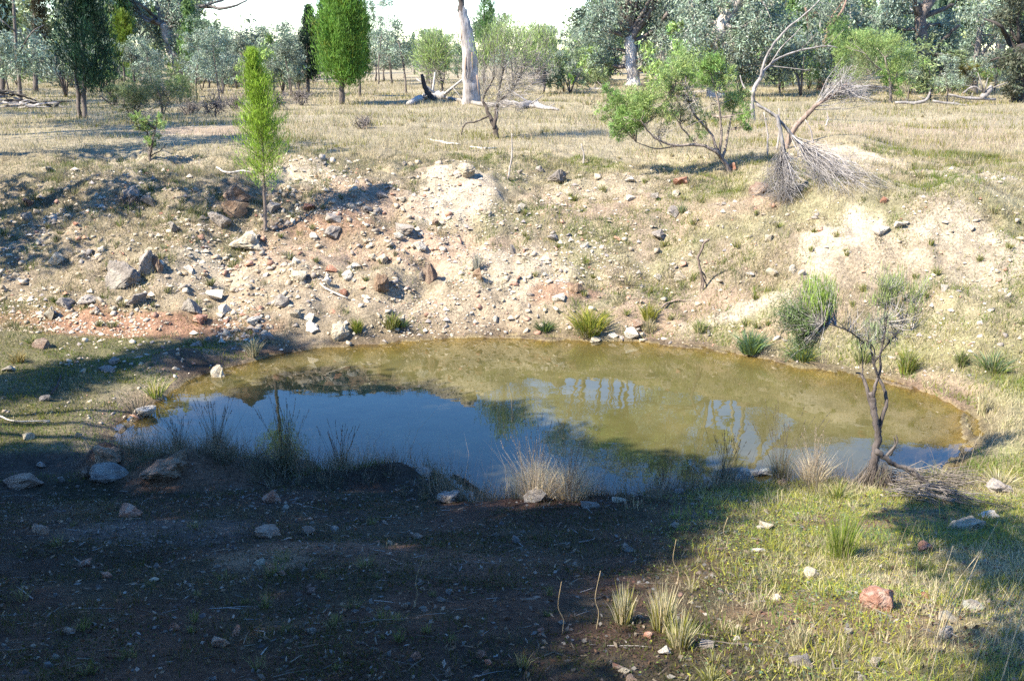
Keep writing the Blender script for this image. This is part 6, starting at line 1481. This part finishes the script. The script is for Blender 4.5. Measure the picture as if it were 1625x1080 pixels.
for i, (x, y, w, h, lab) in enumerate([(355, 715, 60, 70, 'dark wispy grass clump on the western near lip'), (455, 745, 64, 84, 'tallest dark wispy grass clump with upright green blades on the near lip'), (545, 745, 56, 64, 'dark grass fringe clump beside the tall wispy one'), (300, 705, 50, 44, 'short dark grass clump beside the tan clay bank'),
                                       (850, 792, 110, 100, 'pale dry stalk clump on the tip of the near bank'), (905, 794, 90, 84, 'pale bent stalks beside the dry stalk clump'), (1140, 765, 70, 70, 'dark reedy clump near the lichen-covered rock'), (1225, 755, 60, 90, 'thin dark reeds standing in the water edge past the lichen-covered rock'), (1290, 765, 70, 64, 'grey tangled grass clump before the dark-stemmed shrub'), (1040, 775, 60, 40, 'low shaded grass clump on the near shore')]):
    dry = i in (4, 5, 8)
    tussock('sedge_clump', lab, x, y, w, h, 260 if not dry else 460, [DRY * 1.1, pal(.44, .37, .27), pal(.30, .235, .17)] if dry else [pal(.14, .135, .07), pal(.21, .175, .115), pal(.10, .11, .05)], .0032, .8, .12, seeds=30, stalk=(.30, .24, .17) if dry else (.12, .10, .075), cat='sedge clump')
# smaller tufts shared out over the banks
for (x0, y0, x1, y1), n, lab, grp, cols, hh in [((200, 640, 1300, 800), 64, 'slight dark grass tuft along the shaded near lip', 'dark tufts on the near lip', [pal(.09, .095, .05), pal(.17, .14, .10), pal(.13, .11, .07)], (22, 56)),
        ((0, 280, 640, 520), 46, 'small dry grass tuft among stones on the rubble slope', 'tufts on the rubble slope', [DRYG * .85, pal(.25, .22, .15), GRN * .7], (10, 20)), ((820, 260, 1620, 520), 54, 'small grass tuft on the thin grassy bank', 'tufts on the grassy bank', [DRYG, YG * .8, GRN, DRY * .8], (9, 19)),
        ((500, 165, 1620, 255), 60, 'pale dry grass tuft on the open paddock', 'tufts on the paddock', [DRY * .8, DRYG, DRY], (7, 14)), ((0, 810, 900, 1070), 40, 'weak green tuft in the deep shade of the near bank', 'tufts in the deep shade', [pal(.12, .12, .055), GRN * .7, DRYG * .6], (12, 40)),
        ((1080, 800, 1620, 1075), 22, 'thin dry tuft in the sunny near grass', 'tufts in the sunny grass', [DRY * .9, DRYG, YG * .7], (14, 40))]:
    k = 0
    while k < n:
        x, y = rng.uniform(x0, x1), rng.uniform(y0, y1)
        p = hit(x, y)
        dd = shore_sdf(p[:1], p[1:2])[0]
        if dd < .04 or (y0 == 640 and dd > .8): continue
        h = rng.uniform(*hh)
        far = p[1] > 11
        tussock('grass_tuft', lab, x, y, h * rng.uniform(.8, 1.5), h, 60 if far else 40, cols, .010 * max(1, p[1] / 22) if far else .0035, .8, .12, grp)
        k += 1
# long single stalks with seed heads on the near bank
for x, y, x1, y1, lab in [(1520, 1090, 1620, 900, 'long leaning straw stalk at the sunny corner'), (1410, 925, 1445, 815, 'two-stemmed tall straw stalk behind the mottled rock'), (1418, 925, 1452, 825, 'twin of the tall straw stalk behind the mottled rock'), (1576, 1020, 1605, 905, 'tall straw stalk near the lichened stone'), (1075, 928, 1070, 855, 'straight brown stalk rising from the shade edge'), (892, 1008, 888, 922, 'brown stalk standing in the shade by the straw tussocks'),
                          (946, 1000, 950, 905, 'second brown stalk standing by the straw tussocks'), (655, 968, 670, 880, 'thin bent stalk in the deep shade'), (1332, 1080, 1338, 960, 'thin straw stalk in front of the mottled rock'), (1152, 870, 1152, 820, 'short straw stalk at the top of the sunny grass')]:
    b = hit(x, y)
    log('grass_stalk', lab, 'grass stalk', [(x, y, .7), (x * .72 + x1 * .28 + 3, y * .7 + y1 * .3, .62), (x * .4 + x1 * .6 - 4, y * .45 + y1 * .55, .5), (x1 + 3, y1, .35)], (.34, .265, .15), Y=b[1], knots=False)

# ------------------------------------------------------------------ grass that nobody could count
def grass_field(name, X, Y, dens, hmin, hmax, wid, cols, colw, lean=.5, bend=False, mat=None):
    keep = rng.random(len(X)) < dens
    X, Y = X[keep], Y[keep]; n = len(X)
    Z = land(X, Y) - .004
    l = rng.uniform(hmin, hmax, n) * (.55 + .9 * fbm(X, Y, .6, 141, 2)); a = rng.random(n) * 6.283
    o = rng.random(n) * lean * l
    base = np.stack([X, Y, Z], 1); tip = base + np.stack([np.cos(a) * o, np.sin(a) * o, l], 1)
    cols = np.asarray(cols, float)
    pick = np.clip((fbm(X, Y, .9, 151, 3) - .5) * 2.6 + .5 + rng.normal(size=n) * .22, 0, .999)
    cum = np.cumsum(colw) / np.sum(colw)
    col = cols[np.searchsorted(cum, pick).clip(0, len(cols) - 1)] * rng.uniform(.7, 1.3, (n, 1))
    m = MB(); m.blades(base, tip, wid * rng.uniform(.7, 1.3, n), col, (rng.normal(size=(n, 3)) * l[:, None] * .1) if bend else None)
    return tag(m.build(name, mat or M_GRASS), kind='stuff')
def cone_xy(n, y0, y1, slope=.56, pad=1.0, p=1.0):
    Y = y0 + (y1 - y0) * rng.random(n) ** p
    return rng.uniform(-1, 1, n) * (Y * slope + pad), Y
# near bank
X, Y = cone_xy(200000, 2.8, 9.4, .56, .9, .9)
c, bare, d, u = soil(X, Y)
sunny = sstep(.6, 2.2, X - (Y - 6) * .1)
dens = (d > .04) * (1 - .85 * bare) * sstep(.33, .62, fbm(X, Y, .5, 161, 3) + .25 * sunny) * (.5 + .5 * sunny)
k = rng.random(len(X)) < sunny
grass_field('short_grass', X[k], Y[k], dens[k], .015, .065, .0044, [DRY * .95, DRYG * 1.15, YG * 1.2, GRN * 1.3, BLG], [.2, .2, .32, .22, .06], 1.1)  # brighter copy of the near grass, sunlight put into its colours
grass_field('shade_toned_grass', X[~k], Y[~k], dens[~k], .015, .06, .0042, [DRY * .28, DRYG * .28, YG * .24, GRN * .3, pal(.06, .043, .032)], [.22, .22, .16, .2, .2], 1.1)  # darkened copy of the near grass, shade put into its colours
# ground-hugging clover and herbs
def herbs(name, X, Y, dens, s0, s1, cols):
    k = rng.random(len(X)) < dens; X, Y = X[k], Y[k]; n = len(X)
    c = np.stack([X, Y, land(X, Y) + rng.uniform(.002, .018, n)], 1)
    m = MB(); cols = np.asarray(cols)
    m.leaves(c, rng.normal(size=(n, 3)) * [1, 1, .35], rng.uniform(s0, s1, n), rng.uniform(s0, s1, n) * .5, cols[rng.integers(len(cols), size=n)] * rng.uniform(.6, 1.35, (n, 1)))
    return tag(m.build(name, M_GRASS), kind='stuff')
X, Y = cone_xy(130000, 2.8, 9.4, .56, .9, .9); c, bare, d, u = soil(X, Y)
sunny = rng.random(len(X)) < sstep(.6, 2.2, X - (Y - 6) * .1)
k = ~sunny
herbs('low_herbs', X[k], Y[k], ((d > .05) * (1 - .8 * bare) * sstep(.46, .68, fbm(X, Y, .42, 171, 3)))[k], .010, .024, [GRN * .3, YG * .2, DRYG * .22, pal(.05, .036, .025)])  # herb leaves darkened, shade painted into their colours
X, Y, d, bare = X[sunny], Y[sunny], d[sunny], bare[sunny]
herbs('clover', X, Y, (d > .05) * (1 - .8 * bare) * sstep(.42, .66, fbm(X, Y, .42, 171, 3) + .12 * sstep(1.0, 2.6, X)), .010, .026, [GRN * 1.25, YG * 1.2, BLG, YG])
X, Y = cone_xy(9000, 2.8, 9.4, .56, .9, .9); c, bare, d, u = soil(X, Y)
herbs('leaf_litter', X, Y, (d > .05) * .8, .018, .05, [pal(.13, .08, .05), pal(.19, .155, .115), pal(.24, .22, .19), pal(.09, .052, .032)])
# far bank and both ends of the pond
X = rng.uniform(-10, 10, 420000); Y = rng.uniform(9.2, 20.5, 420000)
c, bare, d, u = soil(X, Y)
n1 = fbm(X, Y, .55, 181, 3); east = sstep(-1.5, 3.5, X)
low = (u < .6) & (Y > 9.2)
dens = (d > .07) * (1 - .96 * bare) * (sstep(.44 - .16 * east, .62, n1) * (.7 + .3 * east) + .22 * east + .35 * sstep(1.6, 3.4, u) * sstep(-2.0, -5.0, X))
dens = np.where(low & (X < -3.5), (d > .05) * (1 - bare) * .55, dens)
west = X < -1
for nm, msk, cols, w in (('bank_grass', east > .35, [DRY * .78, DRYG, YG * .75, GRN * 1.05, GRN * .8], [.3, .26, .2, .16, .08]), ('slope_grass', east <= .35, [DRY * .66, DRYG * .8, pal(.24, .215, .15), GRN * .8], [.3, .3, .28, .12])):
    k = msk & ~(low & (X < -3.5)); grass_field(nm, X[k], Y[k], dens[k], .02, .095, .0085, cols, w, .9)
k = low & (X < -3.5); grass_field('moss_turf', X[k], Y[k], dens[k] * (.5 + 2.2 * sstep(.42, .6, fbm(X[k], Y[k], .7, 411, 3))), .01, .045, .011, [GRN * .8, YG * .7, GRN * .6, DRYG * .8, DRY * .6], [.26, .26, .2, .16, .12], .9)
# paddock
X, Y = cone_xy(260000, 18.0, 75, .54, 1.5, 1.75)
X = X.copy(); c, bare, d, u = soil(X, Y)
dens = sstep(4.2, 7.5, u) * (1 - .8 * bare) * (.3 + .7 * sstep(.36, .6, fbm(X, Y, 1.6, 191, 3)))
sz = Y / 24
for lo, hi in ((18, 27), (27, 42), (42, 75)):
    k = (Y >= lo) & (Y < hi); f = (lo + hi) / 2 / 24
    grass_field('paddock_grass', X[k], Y[k], dens[k], .05, .17 * (.8 + .2 * f), .011 * f, [DRY * .75, DRY * .62, DRYG * .9, pal(.36, .27, .18), YG * .6], [.3, .26, .22, .14, .08], .8)

# clumped dry grass on the dug bank, and the wispy fringe of the near lip
def clump_field(name, cx, cy, n, hmin, hmax, spread, wid, cols, lean=.6, tone=(.6, 1.3), bend=.12):
    k = len(cx); hh = rng.uniform(hmin, hmax, k); ct = rng.uniform(*tone, k); cols = np.asarray(cols, float); ci = rng.integers(len(cols), size=k)
    X = np.repeat(cx, n) + rng.normal(size=k * n) * np.repeat(hh, n) * spread; Y = np.repeat(cy, n) + rng.normal(size=k * n) * np.repeat(hh, n) * spread
    ok = shore_sdf(X, Y) > .015
    l = np.repeat(hh, n) * rng.uniform(.35, 1.05, k * n); a = np.arctan2(Y - np.repeat(cy, n), X - np.repeat(cx, n)) + rng.normal(size=k * n) * .7
    o = l * lean * rng.uniform(.1, 1.1, k * n)
    base = np.stack([X, Y, land(X, Y) - .006], 1); tip = base + np.stack([np.cos(a) * o, np.sin(a) * o, l], 1)
    col = np.repeat(cols[ci] * ct[:, None], n, 0) * rng.uniform(.7, 1.3, (k * n, 1))
    m = MB(); m.blades(base[ok], tip[ok], wid * rng.uniform(.7, 1.3, ok.sum()), col[ok], (rng.normal(size=(k * n, 3)) * l[:, None] * bend)[ok])
    return tag(m.build(name, M_GRASS), kind='stuff')
cx = rng.uniform(-9, 9.5, 5200); cy = rng.uniform(12.2, 20.5, 5200)
c, bare, d, u = soil(cx, cy)
west = sstep(0, -4, cx)
k = (d > .1) & (u > -.3) & (rng.random(5200) < (.16 + .5 * sstep(.46, .62, fbm(cx, cy, .9, 201, 3)) + .35 * west * sstep(1.5, 3.2, u)) * (1 - .93 * bare))
clump_field('bank_tufts', cx[k], cy[k], 34, .05, .16, .42, .007, [DRY * .6, DRYG * .75, pal(.22, .19, .135), pal(.20, .185, .12), GRN * .75, DRY * .8])
t_ = rng.random(900); cx = rng.uniform(-4.3, 4.3, 6000); cy = rng.uniform(7.9, 10.4, 6000); d = shore_sdf(cx, cy)
k = (d > .02) & (d < .42) & (cy < 10.1) & (rng.random(6000) < .25 + .75 * sstep(.42, .6, fbm(cx, cy, .6, 211, 2))) & (rng.random(6000) < np.where(cx > 1.6, .6, 1))
clump_field('lip_grass', cx[k], cy[k], 16, .10, .34, .3, .0034, [pal(.14, .115, .08), pal(.20, .16, .115), pal(.11, .11, .055), pal(.28, .235, .17)], .6)
k2 = np.nonzero(k)[0][:420]
clump_field('seed_stalks', cx[k2], cy[k2], 3, .38, .72, .2, .0026, [pal(.20, .16, .115), pal(.32, .26, .19)], .6, bend=.07)
# low tussocky grass in the sunny corner
cx, cy = cone_xy(2600, 3.0, 9.3, .56, .8, .9); c, bare, d, u = soil(cx, cy)
k = (d > .1) & (rng.random(2600) < sstep(.7, 2.2, cx - (cy - 6) * .1) * (.25 + .5 * sstep(.45, .6, fbm(cx, cy, .5, 221, 3))) * (1 - .7 * bare))
clump_field('sunny_tufts', cx[k], cy[k], 22, .05, .15, .35, .004, [YG * .9, DRYG, DRY * .85, GRN, YG])
for _ in range(14):
    x = rng.uniform(1440, 1640); y = rng.uniform(980, 1110); hgt = rng.uniform(90, 190); b = hit(x, y)
    log('grass_stalk', 'long thin straw stalk leaning out of the sunny corner grass', 'grass stalk', [(x, y, .9), (x + hgt * .16, y - hgt * .55, .75), (x + hgt * rng.uniform(.3, .5), y - hgt, .5)], (.44, .36, .22), Y=b[1], knots=False, group='long straw stalks of the sunny corner')

# fallen twigs and bark strips over the near bank
X, Y = cone_xy(1500, 2.9, 9.2, .56, .6, .9); d = shore_sdf(X, Y); k = d > .1; X, Y = X[k], Y[k]; n = len(X)
a = rng.random(n) * 6.283; l = rng.uniform(.04, .11, n) * (1 + 1.8 * rng.random(n) ** 5)
base = np.stack([X, Y, land(X, Y) + .006], 1); X2, Y2 = X + np.cos(a) * l, Y + np.sin(a) * l
tip = np.stack([X2, Y2, land(X2, Y2) + rng.uniform(.004, .03, n)], 1)
m = MB(); tc = np.asarray([pal(.20, .165, .13), pal(.30, .27, .235), pal(.11, .075, .05), pal(.24, .19, .13)])
m.blades(base, tip, rng.uniform(.004, .011, n), tc[rng.integers(4, size=n)] * rng.uniform(.6, 1.2, (n, 1)), rng.normal(size=(n, 3)) * l[:, None] * .08 * [1, 1, .2])
tag(m.build('twig_litter', M_GRASS), kind='stuff')
